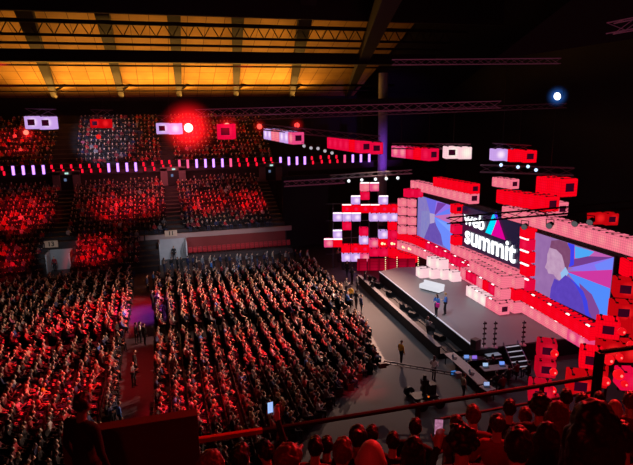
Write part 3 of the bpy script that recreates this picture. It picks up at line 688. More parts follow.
def pose(sit=True, arms='lap', hair='short', hi=False, lean=0., turn=0.):
    """local frame: facing +X, root at floor level between the feet/under the hips"""
    c = []
    T = lambda p, q, a, b, t: c.append(('t', p, q, a, b, t)); E = lambda p, r, t: c.append(('e', p, r, t))
    hz = .56 if sit else .95
    up = lambda x, y, z: (x+lean*(z-hz), y, z)
    sh = hz+.42
    E((0, 0, hz), (.15, .175, .13), 'legs')
    T((-.01, 0, hz+.06), up(-.02, 0, hz+.22), .135, .125, 'top'); E(up(-.02, 0, hz+.30), (.12, .17, .2), 'top')
    T(up(-.02, -.13, sh), up(-.02, .13, sh), .075, .075, 'top')
    T(up(-.02, 0, sh+.02), up(.0, 0, sh+.14), .058, .052, 'skin')
    h = up(.03, 0, sh+.24); hx, hy, hzz = h
    E(h, (.095, .076, .118), 'skin')
    T((hx+.04, hy, hzz-.07), (hx+.075, hy, hzz-.085), .045, .03, 'skin')          # jaw and chin
    T((hx+.085, hy, hzz+.015), (hx+.108, hy, hzz-.022), .012, .017, 'skin')       # nose
    for s in (-1, 1): E((hx-.005, hy+s*.078, hzz-.01), (.02, .012, .03), 'skin')  # ears
    if not hi:
        E((hx-.022, hy, hzz+.03), (.092, .084, .105), 'hair')
        if hair == 'long': T((hx-.055, hy, hzz), (hx-.075, hy, hzz-.24), .075, .07, 'hair')
    if sit:
        for s in (-1, 1):
            T((.02, s*.09, hz-.02), (.44, s*.12, hz-.02), .085, .06, 'legs'); T((.44, s*.12, hz-.03), (.42, s*.11, .1), .058, .042, 'legs')
            T((.42, s*.11, .05), (.58, s*.12, .035), .042, .034, 'shoe')
    else:
        for s in (-1, 1):
            st_ = .05*s
            T((0, s*.09, hz-.05), (.03+st_, s*.1, .5), .09, .062, 'legs'); T((.03+st_, s*.1, .5), (st_-.01, s*.1, .09), .06, .042, 'legs')
            T((st_-.01, s*.1, .045), (st_+.15, s*.115, .035), .042, .034, 'shoe')
    def hand(w, d, side, curl=.3):
        w = Vector(w); d = Vector(d).normalized(); e = w+d*.085
        T(tuple(w), tuple(e), .033, .036, 'skin')
        if hi:
            lat = d.cross(Vector((0, 0, 1))); lat = lat.normalized() if lat.length > .1 else Vector((0, 1, 0)); dn = lat.cross(d)*(-curl)
            for k, L in enumerate((.062, .075, .07, .055)):
                b = e+lat*(-.033+.022*k); k1 = b+d*L*.6; k2 = k1+(d+dn*1.6).normalized()*L*.55
                T(tuple(b), tuple(k1), .0095, .009, 'skin'); T(tuple(k1), tuple(k2), .009, .008, 'skin')
            b = w+d*.025-lat*.03*side; k1 = b+(d-lat*side).normalized()*.045; T(tuple(b), tuple(k1), .0115, .01, 'skin'); k2 = k1+(d*1.2-lat*side*.3).normalized()*.03; T(tuple(k1), tuple(k2), .01, .0085, 'skin')
        else: T(tuple(e), tuple(e+d*.06+Vector((0, 0, -.02))), .03, .022, 'skin')
    for s in (-1, 1):
        S_ = Vector(up(-.02, s*.19, sh))
        a = arms if isinstance(arms, str) else arms[0 if s < 0 else 1]
        if a == 'lap': e_, w_, hd = Vector((.06, s*.25, hz+.18)), Vector((.3, s*.13, hz+.1)), (1, -s*.5, -.15)
        elif a == 'clap': e_, w_, hd = Vector((.12, s*.26, hz+.2)), Vector((.34, s*.06, hz+.36)), (.7, -s*.25, .7)
        elif a == 'raise': e_, w_, hd = S_+Vector((.08, s*.06, .27)), S_+Vector((.12, s*.02, .52)), (.1, 0, 1)
        elif a == 'phone': e_, w_, hd = S_+Vector((.16, s*.05, -.2)), S_+Vector((.36, -s*.1, .0)), (.5, -s*.3, .8)
        elif a == 'down': e_, w_, hd = Vector((-.03, s*.25, hz+.15)), Vector((.06, s*.25, hz-.1)), (.25, 0, -1)
        elif a == 'hold': e_, w_, hd = Vector((-.01, s*.26, hz+.16)), Vector((.24, s*.14, hz+.25)), (.9, -s*.4, .3)
        T(tuple(S_), tuple(e_), .058, .046, 'top'); T(tuple(e_), tuple(w_), .044, .03, 'top'); hand(w_, hd, s)
    return c, h
SKIN = [mat('skin_%s' % n, c, .5, var=.08) for n, c in (('fair', (.8, .55, .42)), ('tan', (.66, .4, .27)), ('brown', (.26, .13, .08)))]
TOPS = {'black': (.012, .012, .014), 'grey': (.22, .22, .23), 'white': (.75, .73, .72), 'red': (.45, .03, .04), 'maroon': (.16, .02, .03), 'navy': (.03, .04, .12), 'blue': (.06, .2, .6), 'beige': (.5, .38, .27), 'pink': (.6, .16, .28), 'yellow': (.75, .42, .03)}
TOPM = {k: mat('cloth_%s' % k, v, .8, var=.12) for k, v in TOPS.items()}
LEGM = [mat('trousers_%s' % n, c, .8) for n, c in (('dark', (.015, .015, .02)), ('denim', (.04, .06, .13)))]
SHOEM = mat('shoe_leather', (.02, .018, .018), .5)
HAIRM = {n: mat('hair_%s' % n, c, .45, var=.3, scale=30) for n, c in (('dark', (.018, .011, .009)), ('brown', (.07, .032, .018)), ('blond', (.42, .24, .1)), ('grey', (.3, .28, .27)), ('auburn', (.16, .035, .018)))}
BASEM = [SKIN[0], TOPM['black'], LEGM[0], SHOEM, HAIRM['dark']]
_pm = {}
def person_mesh(key, vox, ratio, **kw):
    k = (key, vox, ratio)
    if k not in _pm:
        caps, h = pose(**kw); me = caps_mesh(caps, vox, ratio, 3 if vox < .03 else 1)
        me.name = 'body'; me.materials.clear()
        for m in BASEM: me.materials.append(m)
        classify(me, caps)
        me.polygons.foreach_set('use_smooth', [True]*len(me.polygons)); me.update(); _pm[k] = (me, h)
    return _pm[k]
def dress(o, skin, top, legs, hair):
    for i, m in ((0, skin), (1, top), (2, legs), (4, hair)):
        s = o.material_slots[i]; s.link = 'OBJECT'; s.material = m
def hair_mesh(style):
    k = ('hair', style)
    if k not in _pm:
        c = []
        E = lambda p, r: c.append(('e', p, r, 'hair')); T = lambda p, q, a, b: c.append(('t', p, q, a, b, 'hair'))
        if style == 'short': E((-.018, 0, .03), (.098, .086, .108)); E((.01, 0, .075), (.085, .072, .065))
        elif style == 'long':
            E((-.018, 0, .03), (.103, .092, .112))
            for s in (-1, 0, 1): T((-.05, s*.05, 0), (-.085, s*.07, -.27), .062, .05)
            for s in (-1, 1): T((.0, s*.082, -.01), (-.01, s*.1, -.22), .03, .03)
        elif style == 'bun': E((-.018, 0, .03), (.1, .088, .11)); E((-.1, 0, .09), (.05, .05, .05))
        elif style == 'cap': E((-.0, 0, .055), (.105, .09, .085)); T((.08, -.03, .05), (.16, -.02, .04), .02, .016); T((.08, .03, .05), (.16, .02, .04), .02, .016)
        elif style == 'curly':
            E((-.02, 0, .04), (.11, .1, .12))
            for i in range(26):
                a, b = rng.uniform(0, 2*PI), rng.uniform(-.3, 1.3); E((-.03+.1*math.cos(a)*math.cos(b)*.95, .1*math.sin(a)*math.cos(b), .04+.115*math.sin(b)), (.03, .03, .03))
        me = caps_mesh(c, .009, 1, 1); me.name = 'hair'
        from mathutils import noise as _n
        for v in me.vertices: v.co += v.co.normalized()*(.012*_n.noise(Vector((v.co.x*22, v.co.y*22, v.co.z*9)))+.008*_n.noise(v.co*55)); me.materials.clear(); me.materials.append(HAIRM['dark']); me.polygons.foreach_set('use_smooth', [True]*len(me.polygons)); _pm[k] = me
    return _pm[k]
def figure(loc, rz, posekw, key, skin, top, legs, hair, hstyle, label, group=None, scale=1.0, hi=True, head_turn=0):
    """a person seen close enough to need fingers, face and a hair mesh"""
    me, h = person_mesh(key, .0125 if hi else .03, 1 if hi else .5, hi=hi, **posekw)
    o = link('person', me, None, loc, rz); o.scale = (scale,)*3; dress(o, skin, top, legs, hair)
    if hi and hstyle:
        hm = link('hair', hair_mesh(hstyle), o, h); s = hm.material_slots[0]; s.link = 'OBJECT'; s.material = hair
    return tag(o, label, 'person', group)
NP = [0]

# ---- spectators close to the camera: rows of the balcony, each row lower than the one behind
def row_floor(y): return 15.47-.655*y
ROWS = [1.8+.8*k for k in range(-3, 8)]
bal = MB()
for k, y in enumerate(ROWS[:-1]):
    z = row_floor(y); bal.box((3, y+.02, z-.6), (34, .82, 1.2))
bal.box((3, 7.6, row_floor(7.0)-.55), (34, .7, .7))
struct('floor_balcony', bal, concrete_m)
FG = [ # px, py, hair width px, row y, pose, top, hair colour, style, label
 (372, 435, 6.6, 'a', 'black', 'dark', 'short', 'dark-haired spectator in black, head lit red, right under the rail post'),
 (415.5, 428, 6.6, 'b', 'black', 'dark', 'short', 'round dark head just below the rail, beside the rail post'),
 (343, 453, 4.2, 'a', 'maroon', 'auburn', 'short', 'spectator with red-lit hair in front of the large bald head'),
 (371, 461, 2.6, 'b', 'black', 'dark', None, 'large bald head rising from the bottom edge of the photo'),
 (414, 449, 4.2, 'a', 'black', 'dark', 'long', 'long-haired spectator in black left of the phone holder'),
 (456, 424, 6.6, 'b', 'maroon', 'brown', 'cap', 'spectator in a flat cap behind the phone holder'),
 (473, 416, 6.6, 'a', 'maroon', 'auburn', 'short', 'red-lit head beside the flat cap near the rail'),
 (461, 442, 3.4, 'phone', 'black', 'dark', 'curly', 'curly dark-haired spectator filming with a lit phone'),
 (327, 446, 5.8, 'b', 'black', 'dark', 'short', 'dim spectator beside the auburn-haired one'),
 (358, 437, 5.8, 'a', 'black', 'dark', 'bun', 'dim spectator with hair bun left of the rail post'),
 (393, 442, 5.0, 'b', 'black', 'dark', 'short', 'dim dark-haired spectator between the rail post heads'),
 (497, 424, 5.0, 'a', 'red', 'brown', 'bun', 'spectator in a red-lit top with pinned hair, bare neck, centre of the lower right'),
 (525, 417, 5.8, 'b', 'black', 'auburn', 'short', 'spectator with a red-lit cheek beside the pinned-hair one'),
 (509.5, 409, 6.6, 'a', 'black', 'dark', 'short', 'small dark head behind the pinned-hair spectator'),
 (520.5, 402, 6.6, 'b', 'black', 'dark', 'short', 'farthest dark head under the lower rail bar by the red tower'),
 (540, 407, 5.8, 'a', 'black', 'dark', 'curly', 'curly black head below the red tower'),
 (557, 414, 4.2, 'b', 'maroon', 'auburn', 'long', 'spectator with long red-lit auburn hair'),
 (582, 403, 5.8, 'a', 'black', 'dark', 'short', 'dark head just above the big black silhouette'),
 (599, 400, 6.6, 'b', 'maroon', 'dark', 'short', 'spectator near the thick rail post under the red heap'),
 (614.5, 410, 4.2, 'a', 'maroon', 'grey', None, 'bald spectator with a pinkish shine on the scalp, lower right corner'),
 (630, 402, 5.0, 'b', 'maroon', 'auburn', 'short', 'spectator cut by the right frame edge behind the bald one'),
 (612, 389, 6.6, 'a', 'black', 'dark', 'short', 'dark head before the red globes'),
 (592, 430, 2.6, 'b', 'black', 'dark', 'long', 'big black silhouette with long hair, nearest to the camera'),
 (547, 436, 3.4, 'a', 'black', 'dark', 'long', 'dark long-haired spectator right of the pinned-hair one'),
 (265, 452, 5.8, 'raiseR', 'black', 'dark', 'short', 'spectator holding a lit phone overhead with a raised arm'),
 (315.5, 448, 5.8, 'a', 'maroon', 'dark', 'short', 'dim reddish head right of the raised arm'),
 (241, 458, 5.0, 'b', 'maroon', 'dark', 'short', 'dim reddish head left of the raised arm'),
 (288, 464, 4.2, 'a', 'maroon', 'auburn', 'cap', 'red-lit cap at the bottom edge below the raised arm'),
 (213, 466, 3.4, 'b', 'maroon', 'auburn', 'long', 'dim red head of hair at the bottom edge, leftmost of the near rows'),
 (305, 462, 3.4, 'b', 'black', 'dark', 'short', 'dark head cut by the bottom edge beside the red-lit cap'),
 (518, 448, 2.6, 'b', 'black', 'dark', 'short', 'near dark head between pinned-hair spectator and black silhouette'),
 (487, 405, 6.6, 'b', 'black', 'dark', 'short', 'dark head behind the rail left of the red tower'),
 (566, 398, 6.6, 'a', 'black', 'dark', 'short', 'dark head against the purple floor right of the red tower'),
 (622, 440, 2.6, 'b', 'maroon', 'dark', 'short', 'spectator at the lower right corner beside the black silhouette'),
]
FGK = {'a': dict(sit=True, arms='lap'), 'b': dict(sit=True, arms='lap', lean=.08), 'phone': dict(sit=True, arms=('lap', 'phone')), 'raiseR': dict(sit=True, arms=('raise', 'lap'))}
phones = []
taken = []
FIRST = ('pinned', 'phone', 'large bald', 'silhouette', 'shine', 'raised arm', 'auburn hair', 'rail post')
FG.sort(key=lambda f: min([n for n, w in enumerate(FIRST) if w in f[-1]]+[99]))
for i, (px, py, y, k, top, hc, hs, lab) in enumerate(FG):
    spot_ = False
    for dy_ in (0, .8, -.8):
        q = ony(px, py, y+dy_)
        if 1.7 < y+dy_ < 7.1 and not any(abs(a-q.x) < .56 and abs(b-y-dy_) < .4 for a, b in taken): y += dy_; spot_ = True; break
    if not spot_: continue
    p = ony(px, py, y); taken.append((p.x, y)); rz = math.radians(58 if px > 300 else 40)+rng.uniform(-.2, .2)
    s = (p.z-row_floor(y))/1.22; s = min(max(s, .86), 1.12)
    _, h = person_mesh(k, .0125, 1, hi=True, **FGK[k])
    HND = {'phone': (.40, .035, 1.06), 'raiseR': (.115, -.17, 1.58)}.get(k)
    if HND:   # turn the body until the raised hand meets its place, then put the phone in that hand
        tx = 443 if k == 'phone' else 273
        def hand_at(r): Rz = Matrix.Rotation(r, 3, 'Z'); return p-Rz @ (Vector(h)*s)+Rz @ (Vector(HND)*s)
        rz = min([.3+.05*q for q in range(40)], key=lambda r: abs(proj(hand_at(r))[0]-tx)); phones.append((hand_at(rz), k))
    hv = Matrix.Rotation(rz, 3, 'Z') @ (Vector(h)*s)
    loc = p-hv; 
    figure(loc, rz, FGK[k], k, SKIN[i % 2], TOPM[top], LEGM[0], HAIRM[hc], hs, lab, 'spectators in the near rows', s)
p = ony(83, 404, 7.0)
me, h = person_mesh('stand', .0125, 1, hi=True, sit=False, arms='down'); sc_ = 1.15
rz = .9; figure(p-Matrix.Rotation(rz, 3, 'Z') @ (Vector(h)*sc_), rz, dict(sit=False, arms='down'), 'stand', SKIN[2], TOPM['black'], LEGM[0], HAIRM['dark'], 'short', 'black standing silhouette at the lower left, before the balcony wall', None, sc_)
NP[0] += len(FG)+1
phone_b = mat('phone_shell', (.01, .01, .012), .3)
def phone(loc, rz, label, face):
    o = empty('phone', loc, rz)
    link('shell', bm_mesh(rounded_box((.009, .075, .155), .004), 'shell', phone_b), o)
    link('display', MB().quad((-.0052, -.034, -.07), (-.0052, -.034, .07), (-.0052, .034, .07), (-.0052, .034, -.07)).mesh('display', face), o)
    return tag(o, label, 'phone')
scr = noisy((70, 10, 30), (220, 150, 190), 40)
p = dict((k, v) for v, k in phones)['phone']+Vector((-.02, .03, .05)); phone(p, YAW*-1+PI/2-.1, 'phone held up by the curly-haired spectator, its screen filming the stage', scr)
p = dict((k, v) for v, k in phones)['raiseR']+Vector((-.03, .02, .06)); phone(p, PI/2+.2, 'small phone with a pale blue screen held overhead', emit('phone_blue', srgb(150, 180, 240), 1.2))

# balcony rail
rl = empty('balcony_rail', (0, 7.6, 12.2)); ro = Vector(rl.location)
def on_rail(px, py): return ony(px, py, 7.6)-ro
a, b = on_rail(199, 441), on_rail(600, 376)
link('handrail', MB().tube((a.x, 0, a.z), (b.x, 0, b.z), .04, n=10).mesh('handrail', M['black']), rl)
for px, py in ((418, 407), (542, 386)):
    t = on_rail(px, py); link('post', MB().bar((t.x, 0, t.z), (t.x, 0, -1.75), .06).mesh('post', M['black']), rl)
t = on_rail(600, 352); link('post', MB().bar((t.x, 0, t.z), (t.x, 0, -1.75), .12).mesh('post', M['black']), rl)
e = on_rail(660, 344); link('handrail', MB().tube((t.x, 0, t.z), (e.x, 0, e.z), .045, n=10).mesh('handrail', M['black']), rl)
c_, d_ = on_rail(440, 419), on_rail(598, 391); link('lower_bar', MB().tube((c_.x, 0, c_.z), (d_.x, 0, d_.z), .025, n=8).mesh('lower_bar', M['black']), rl)
tag(rl, 'black balcony rail with thin posts crossing before the stage', 'rail')
g = MB(); a = on_rail(60, 434)+ro; b = on_rail(198, 421)+ro
g.box(((a.x+b.x)/2, 7.75, (a.z+b.z)/2-1.05), (b.x-a.x, .2, 2.1)); struct('wall_balcony', g, mat('balcony_front', (.1, .02, .025), .7))
g = MB(); a = on_rail(199, 441)+ro; b = on_rail(262, 431.5)+ro
tag(link('rail_red_light', MB().bar(a+Vector((0, -.02, .03)), b+Vector((0, -.02, .03)), .07).mesh('rail_red_light', mat('painted_red_light', (.6, .02, .03), .35))), 'painted red light along the wall end of the balcony handrail', 'rail')  # red light on the handrail end, painted as a red strip

POSES = [('lapA', dict(sit=True, arms='lap')), ('clapA', dict(sit=True, arms='clap')), ('phoneA', dict(sit=True, arms='phone')), ('leanA', dict(sit=True, arms='lap', lean=.18, hair='long')), ('mixA', dict(sit=True, arms=('lap', 'clap'), hair='long')), ('raiseA', dict(sit=True, arms=('lap', 'raise')))]
PW = [.42, .16, .1, .16, .13, .03]
topn = list(TOPS); topw = np.array([.42, .1, .04, .12, .16, .08, .015, .04, .02, .005]); topw /= topw.sum()
STAND = []
# standing and walking people one can tell apart
def stander(px, py, z, rz, top, hair, label, group=None, k='standA', legs=0, skin=0, sc=1.0, D=None):
    p = onz(px, py, z); STAND.append((p.x, p.y)); me, h = person_mesh(k, .034, .5, **(dict(sit=False, arms='down') if k == 'standA' else dict(sit=False, arms='hold', hair='long')))
    o = link('person', me, None, p, rz); o.scale = (sc,)*3; dress(o, SKIN[skin], TOPM[top], LEGM[legs], HAIRM[hair]); NP[0] += 1
    return tag(o, label, 'person', group)
def speaker_person(px, py, rz, key, kw, top, legs, hair, hs, label):
    p = onz(px, py, 1.31); return figure(p, rz, kw, key, SKIN[0], TOPM[top], LEGM[legs], HAIRM[hair], hs, label, None, 1.04)
w_ = speaker_person(436.2, 316.3, -2.7, 'standHold', dict(sit=False, arms='hold'), 'blue', 0, 'brown', 'long', 'woman in a blue top with a magenta bag standing on stage')
link('bag', bm_mesh(rounded_box((.14, .3, .34), .04, (.2, .24, .98)), 'bag', mat('magenta_bag', (.75, .02, .3), .5)), w_)
speaker_person(445, 314.8, 2.7, 'standTalk', dict(sit=False, arms=('down', 'hold')), 'blue', 0, 'blond', 'short', 'fair-haired person in a blue jacket and dark trousers on stage')
NP[0] += 2
for i in range(27):
    px = 166+i*5.4+rng.uniform(-1.5, 1.5); top = topn[int(rng.choice([0, 1, 1, 2, 5, 5, 7]))]
    stander(px, 273.5-(px-160)*.066+rng.uniform(-1, 1), 0, rng.uniform(-.8, .6), top, 'dark', 'standing onlooker in %s, %s from the passage in the line before the red wall' % (top, nth(i+1)), 'onlookers standing before the red wall', 'standA' if i % 3 else 'standB', int(rng.random() < .4), int(rng.choice([0, 1])))
for i, (px, py, top) in enumerate([(338, 262, 'beige'), (341, 300, 'beige'), (346, 296, 'grey'), (351, 304, 'yellow'), (356, 309, 'black'), (361, 314, 'navy'), (352, 284, 'black'), (347, 277, 'black'), (343, 270, 'maroon'), (357, 292, 'grey'), (365, 288, 'black'), (372, 296, 'black')]):
    stander(px, py, 0, .3+rng.uniform(-.5, .5), top, 'dark', 'person in %s standing at the walkway beside the stage front, %s in the loose group' % (top, nth(i+1)), 'people standing by the walkway', 'standA' if i % 2 else 'standB')
for i, (px, py, top, lab) in enumerate([(137, 344, 'black', 'steward in black at the cross aisle, nearest the far block'), (141, 343, 'white', 'person in white at the cross aisle between two stewards'), (145, 345, 'black', 'steward in black at the cross aisle, nearest the stage side'), (153, 309, 'black', 'person in black walking down the purple-lit aisle'),
    (148, 292, 'navy', 'person in navy at the head of the centre aisle'), (154, 288, 'blue', 'person in blue at the head of the centre aisle'), (121, 430, 'blue', 'person in a blue shirt standing in the aisle above the balcony wall'), (112, 431, 'navy', 'person in navy beside the blue shirt above the balcony wall'),
    (136, 374, 'black', 'person in black leaning at the edge of the red-lit aisle'), (134, 387, 'grey', 'person in grey in the red-lit aisle near its middle'), (401, 364, 'yellow', 'steward in a yellow top at the walkway barrier'),
    (433.5, 381, 'white', 'camera operator in white behind the crane'), (463, 400, 'beige', 'camera operator in beige next to the monitor desk'), (427, 338, 'grey', 'camera operator on the track at the stage front'), (212, 276, 'blue', 'onlooker in bright blue in front of the red wall')]):
    stander(px, py, .4 if py == 338 else 0, rng.uniform(-.5, .8), top, 'brown', lab, None, 'standB' if i % 2 else 'standA')
for i, (px, py, top) in enumerate([(496, 391, 'black'), (508, 385, 'black'), (516, 380, 'maroon'), (528, 380, 'black'), (502, 394, 'maroon'), (492, 373, 'black')]):
    p = onz(px, py, 0); me, h = person_mesh('lapA', .034, .34, **POSES[0][1]); o = link('person', me, None, p, 1.9+rng.uniform(-.4, .4)); dress(o, SKIN[0], TOPM[top], LEGM[0], HAIRM['dark']); NP[0] += 1
    tag(o, 'technician in %s seated at the stage-side desks, %s from the crane' % (top, nth(i+1)), 'person', 'technicians at the desks')
    c = empty('stool', (p.x, p.y, 0)); link('seat', MB().tube((0, 0, .38), (0, 0, .43), .2, n=12).mesh('seat', M['black']), c); link('pedestal', MB().tube((0, 0, 0), (0, 0, .4), .05, n=8).mesh('pedestal', M['steel']), c)
    tag(c, 'black stool under the %s technician from the crane at the desks' % nth(i+1), 'stool', 'stools at the desks')
for px, py, y, lab in ((174, 254, 65.0, 'dark figure waiting in the pale passage beside the red wall'), (55.5, 273, 64.3, 'figure in red in the pale passage at the lower terrace')):
    p = ony(px, py, y); me, h = person_mesh('standA', .034, .5, sit=False, arms='down'); o = link('person', me, None, (p.x, y, .01), -1.6); dress(o, SKIN[1], TOPM['red' if px < 60 else 'black'], LEGM[0], HAIRM['dark']); tag(o, lab, 'person'); NP[0] += 1

# ---- the hall: floor blocks, terraces
def seat_list():
    L_ = []
    pitch, seat = .95, .54
    for blk, xs in (('far', [-3.9-pitch*i for i in range(26)]), ('centre', [-1.0+pitch*i for i in range(18)])):
        for r, x in enumerate(xs):
            y = 19.1; j = 0
            while y < 60.2:
                ok = not (41.2 < y < 42.6)
                if blk == 'centre':
                    lim = 13.4-(32.5-y)*1.1 if y < 32.5 else min(15.4, 13.4+(y-32.5)*.2)
                    ok &= x < lim and y < 57.3
                if blk == 'far': ok &= y < 59.6
                if ok and not any(abs(x-a) < .62 and abs(y-b) < .62 for a, b in STAND): L_.append((x, y, blk, r, j))
                j += 1; y += seat
    return L_
seats = seat_list(); near, rest = [], []
for s_ in seats:
    px, py, w = proj((s_[0], s_[1], 1.0))
    if -8 < px < 640 and py < 500:
        if rng.random() < .05: continue
        vis = 1 < px < 632 and py < 418 and not (66 < px < 102 and py > 394) and not (px < 200 and py > 416)
        (near if vis else rest).append((w, s_, px, py))
near.sort(key=lambda t: t[0])
N_NEAR = 205
ROWN = {'centre': 'stage side of the aisle', 'far': 'far side of the aisle'}
for w, (x, y, blk, r, j), px, py in near[:N_NEAR]:
    k, kw = POSES[rng.choice(6, p=PW)]; me, h = person_mesh(k, .034, .34, **kw)
    top = topn[rng.choice(10, p=topw)]; hc = ['dark', 'brown', 'blond', 'grey', 'dark'][rng.integers(5)]; sk = int(rng.choice(3, p=[.6, .32, .08]))
    o = link('person', me, None, (x+rng.uniform(-.14, .14), y+rng.uniform(-.04, .04), .01), rng.uniform(-.35, .35)+(.15 if y < 40 else 0))
    o.scale = (rng.uniform(.93, 1.06),)*3; dress(o, SKIN[sk], TOPM[top], LEGM[int(rng.random() < .3)], HAIRM[hc])
    tag(o, '%s-clad spectator, %s row on the %s, %s seat from the balcony' % (top, nth(r+1), ROWN[blk], nth(j+1)), 'person', 'spectators on the hall floor')
NP[0] += min(N_NEAR, len(near))
rest += near[N_NEAR:]

# the uncounted audience as one body of people
CROWD_M = SKIN+[TOPM[k] for k in topn]+LEGM+[SHOEM]+[HAIRM[k] for k in ('dark', 'brown', 'blond', 'grey')]
iS, iT, iL, iSh, iH = 0, 3, 13, 15, 16
low = []
for k, kw in POSES+[('standA', dict(sit=False, arms='down')), ('standB', dict(sit=False, arms='hold', hair='long'))]:
    me, h = person_mesh(k+'_low', .05, .3, **kw)
    me.calc_loop_triangles(); n = len(me.vertices); co = np.empty(n*3); me.vertices.foreach_get('co', co)
    t = np.empty(len(me.loop_triangles)*3, np.int32); me.loop_triangles.foreach_get('vertices', t)
    mi = np.empty(len(me.loop_triangles), np.int32); me.loop_triangles.foreach_get('material_index', mi)
    low.append((co.reshape(-1, 3), t.reshape(-1, 3), mi))
V, Tt, Mi, nb = [], [], [], 0
topw2 = np.array([.55, .04, .01, .12, .22, .05, 0, 0, .01, 0])
def crowd_add(x, y, z, rz, k=None):
    global nb
    k = int(rng.choice(6, p=PW)) if k is None else k
    co, t, mi = low[k]; s = rng.uniform(.92, 1.07); c, n_ = math.cos(rz)*s, math.sin(rz)*s
    P_ = np.empty_like(co); P_[:, 0] = co[:, 0]*c-co[:, 1]*n_+x; P_[:, 1] = co[:, 0]*n_+co[:, 1]*c+y; P_[:, 2] = co[:, 2]*s+z
    lut = np.array([iS+int(rng.choice(3, p=[.62, .32, .06])), iT+int(rng.choice(10, p=topw if z < .2 else topw2)), iL+int(rng.random() < .3), iSh, iH+int(rng.integers(4))], np.int32)
    V.append(P_); Tt.append(t+nb); Mi.append(lut[mi]); nb += len(co)
for w, (x, y, blk, r, j), px, py in rest: crowd_add(x+rng.uniform(-.2, .2), y+rng.uniform(-.06, .06), .01, rng.uniform(-.4, .4))
def terrace_crowd(x0, x1, y0, z0, y1, z1, rows, gaps=(), fill=.95):
    dy = (y1-y0)/rows; dz = (z1-z0)/rows
    for k in range(rows):
        x = x0+.3
        while x < x1:
            if rng.random() < fill and not any(a < x < b for a, b in gaps):
                px, py, w = proj((x, y0+dy*k, z0+dz*k+1))
                if -10 < px < 645 and not (rows == 13 and k == 12 and min(abs(x+11.8), abs(x-1.9), abs(x-15.2)) < 2.4): crowd_add(x+rng.uniform(-.05, .05), y0+dy*(k+.45), z0+dz*(k+1), -PI/2+.5+rng.uniform(-.3, .3))
            x += .55
terrace_crowd(-30, -13.0, 60.6, .3, 66, 2.5, 6); terrace_crowd(-9.5, -2.6, 60.6, .3, 66, 2.5, 6)
terrace_crowd(-30, 14.4, 66.2, 2.6, 78, 7.2, 13, ((-12.6, -10.9), (.2, 1.9), (13.2, 14.4)))
terrace_crowd(-30, 15.5, 79, 9.4, 89, 15.5, 11, ((-13.2, -10.6), (.4, 2.0)), .9)
V = np.concatenate(V).astype(np.float32); Tt = np.concatenate(Tt).astype(np.int32); Mi = np.concatenate(Mi).astype(np.int32)
me = bpy.data.meshes.new('audience_crowd'); me.vertices.add(len(V)); me.vertices.foreach_set('co', V.ravel())
me.loops.add(Tt.size); me.loops.foreach_set('vertex_index', Tt.ravel()); me.polygons.add(len(Tt)); me.polygons.foreach_set('loop_start', np.arange(0, Tt.size, 3, dtype=np.int32))
for m in CROWD_M: me.materials.append(m)
me.polygons.foreach_set('material_index', Mi); me.polygons.foreach_set('use_smooth', np.ones(len(Tt), bool)); me.update(calc_edges=True); me.validate()
tag(link('audience_crowd', me), 'mass of seated spectators filling the hall floor and the far terraces', 'crowd', kind='stuff')
# dark folding seats under them, too many and too dark to count
sv = MB()
for w, (x, y, blk, r, j), px, py in near+rest:
    if w < 75: sv.box((x-.02, y, .41), (.42, .46, .05)).box((x-.27, y, .66), (.04, .44, .46)).box((x-.02, y-.2, .2), (.4, .03, .4)).box((x-.02, y+.2, .2), (.4, .03, .4))
tag(link('hall_seating', sv.mesh('hall_seating', mat('dark_red_seat', (.05, .01, .012), .7))), 'dark chairs packed in rows under the floor audience', 'seating', kind='stuff')

# empty red seats under the red wall
def tip_seat():
    o = empty('tip_up_seat', (0, 0, 0)); rd = mat('red_plastic', (.45, .03, .04), .4)
    link('seat', bm_mesh(rounded_box((.42, .08, .4), .03, (0, -.06, .5)), 'seat', rd), o); link('backrest', bm_mesh(rounded_box((.44, .06, .5), .025, (0, .06, .68)), 'backrest', rd), o)
    link('pedestal', MB().box((0, .05, .2), (.06, .06, .42)).mesh('pedestal', M['steel']), o); return o
t0 = tip_seat()
struct('floor_court_step', MB().box((8.6, 64.7, .3), (12.6, 1.4, .6)), concrete_m)
for i in range(22):
    o = t0 if i == 0 else t0.copy()
    if i:
        COL.objects.link(o)
        for ch in t0.children: c = ch.copy(); COL.objects.link(c); c.parent = o
    o.location = (2.75+i*.56, 64.6, .6)
    tag(o, 'empty red tip-up seat before the red wall, %s from the pale passage' % nth(i+1), 'seat', 'empty red seats')
# ------------------------------------------------------------------ upper balcony light battens, signs, rigging, lamps
BAT = []
xs0 = [(12,'r')]+[(x,'v') for x in (52,92,132,172)]+[(x,'r') for x in (208,247,285,322,357,393)]+[(x,'v') for x in (430,466,502,537)]+[(x,'r') for x in (571,607)]
BAT += [(x/3.956, 171-x/3.956*.03, c) for x, c in xs0]
xs1 = [(10,'r'),(40,'r'),(77,'p'),(110,'p')]+[(x,'v') for x in (145,180,212,247)]+[(280,'p')]+[(x,'r') for x in (312,346,380,412,442)]+[(x,'v') for x in (477,510,542,573)]+[(603,'r')]
BAT += [(160+x/3.956, 164.6-x/3.956*.028, c) for x, c in xs1]
BAT += [(320+x/3.956, 159.5-x/3.956*.03, c) for x, c in ((5,'r'),(37,'r'),(67,'r'),(98,'p'),(130,'v'),(162,'v'),(195,'v'))]
BC = {'r': ('red', emit('batten_red', srgb(255, 20, 50), 1.3)), 'v': ('violet', emit('batten_violet', srgb(190, 130, 255), 2.2)), 'p': ('rose', emit('batten_rose', srgb(255, 90, 140), 1.2))}
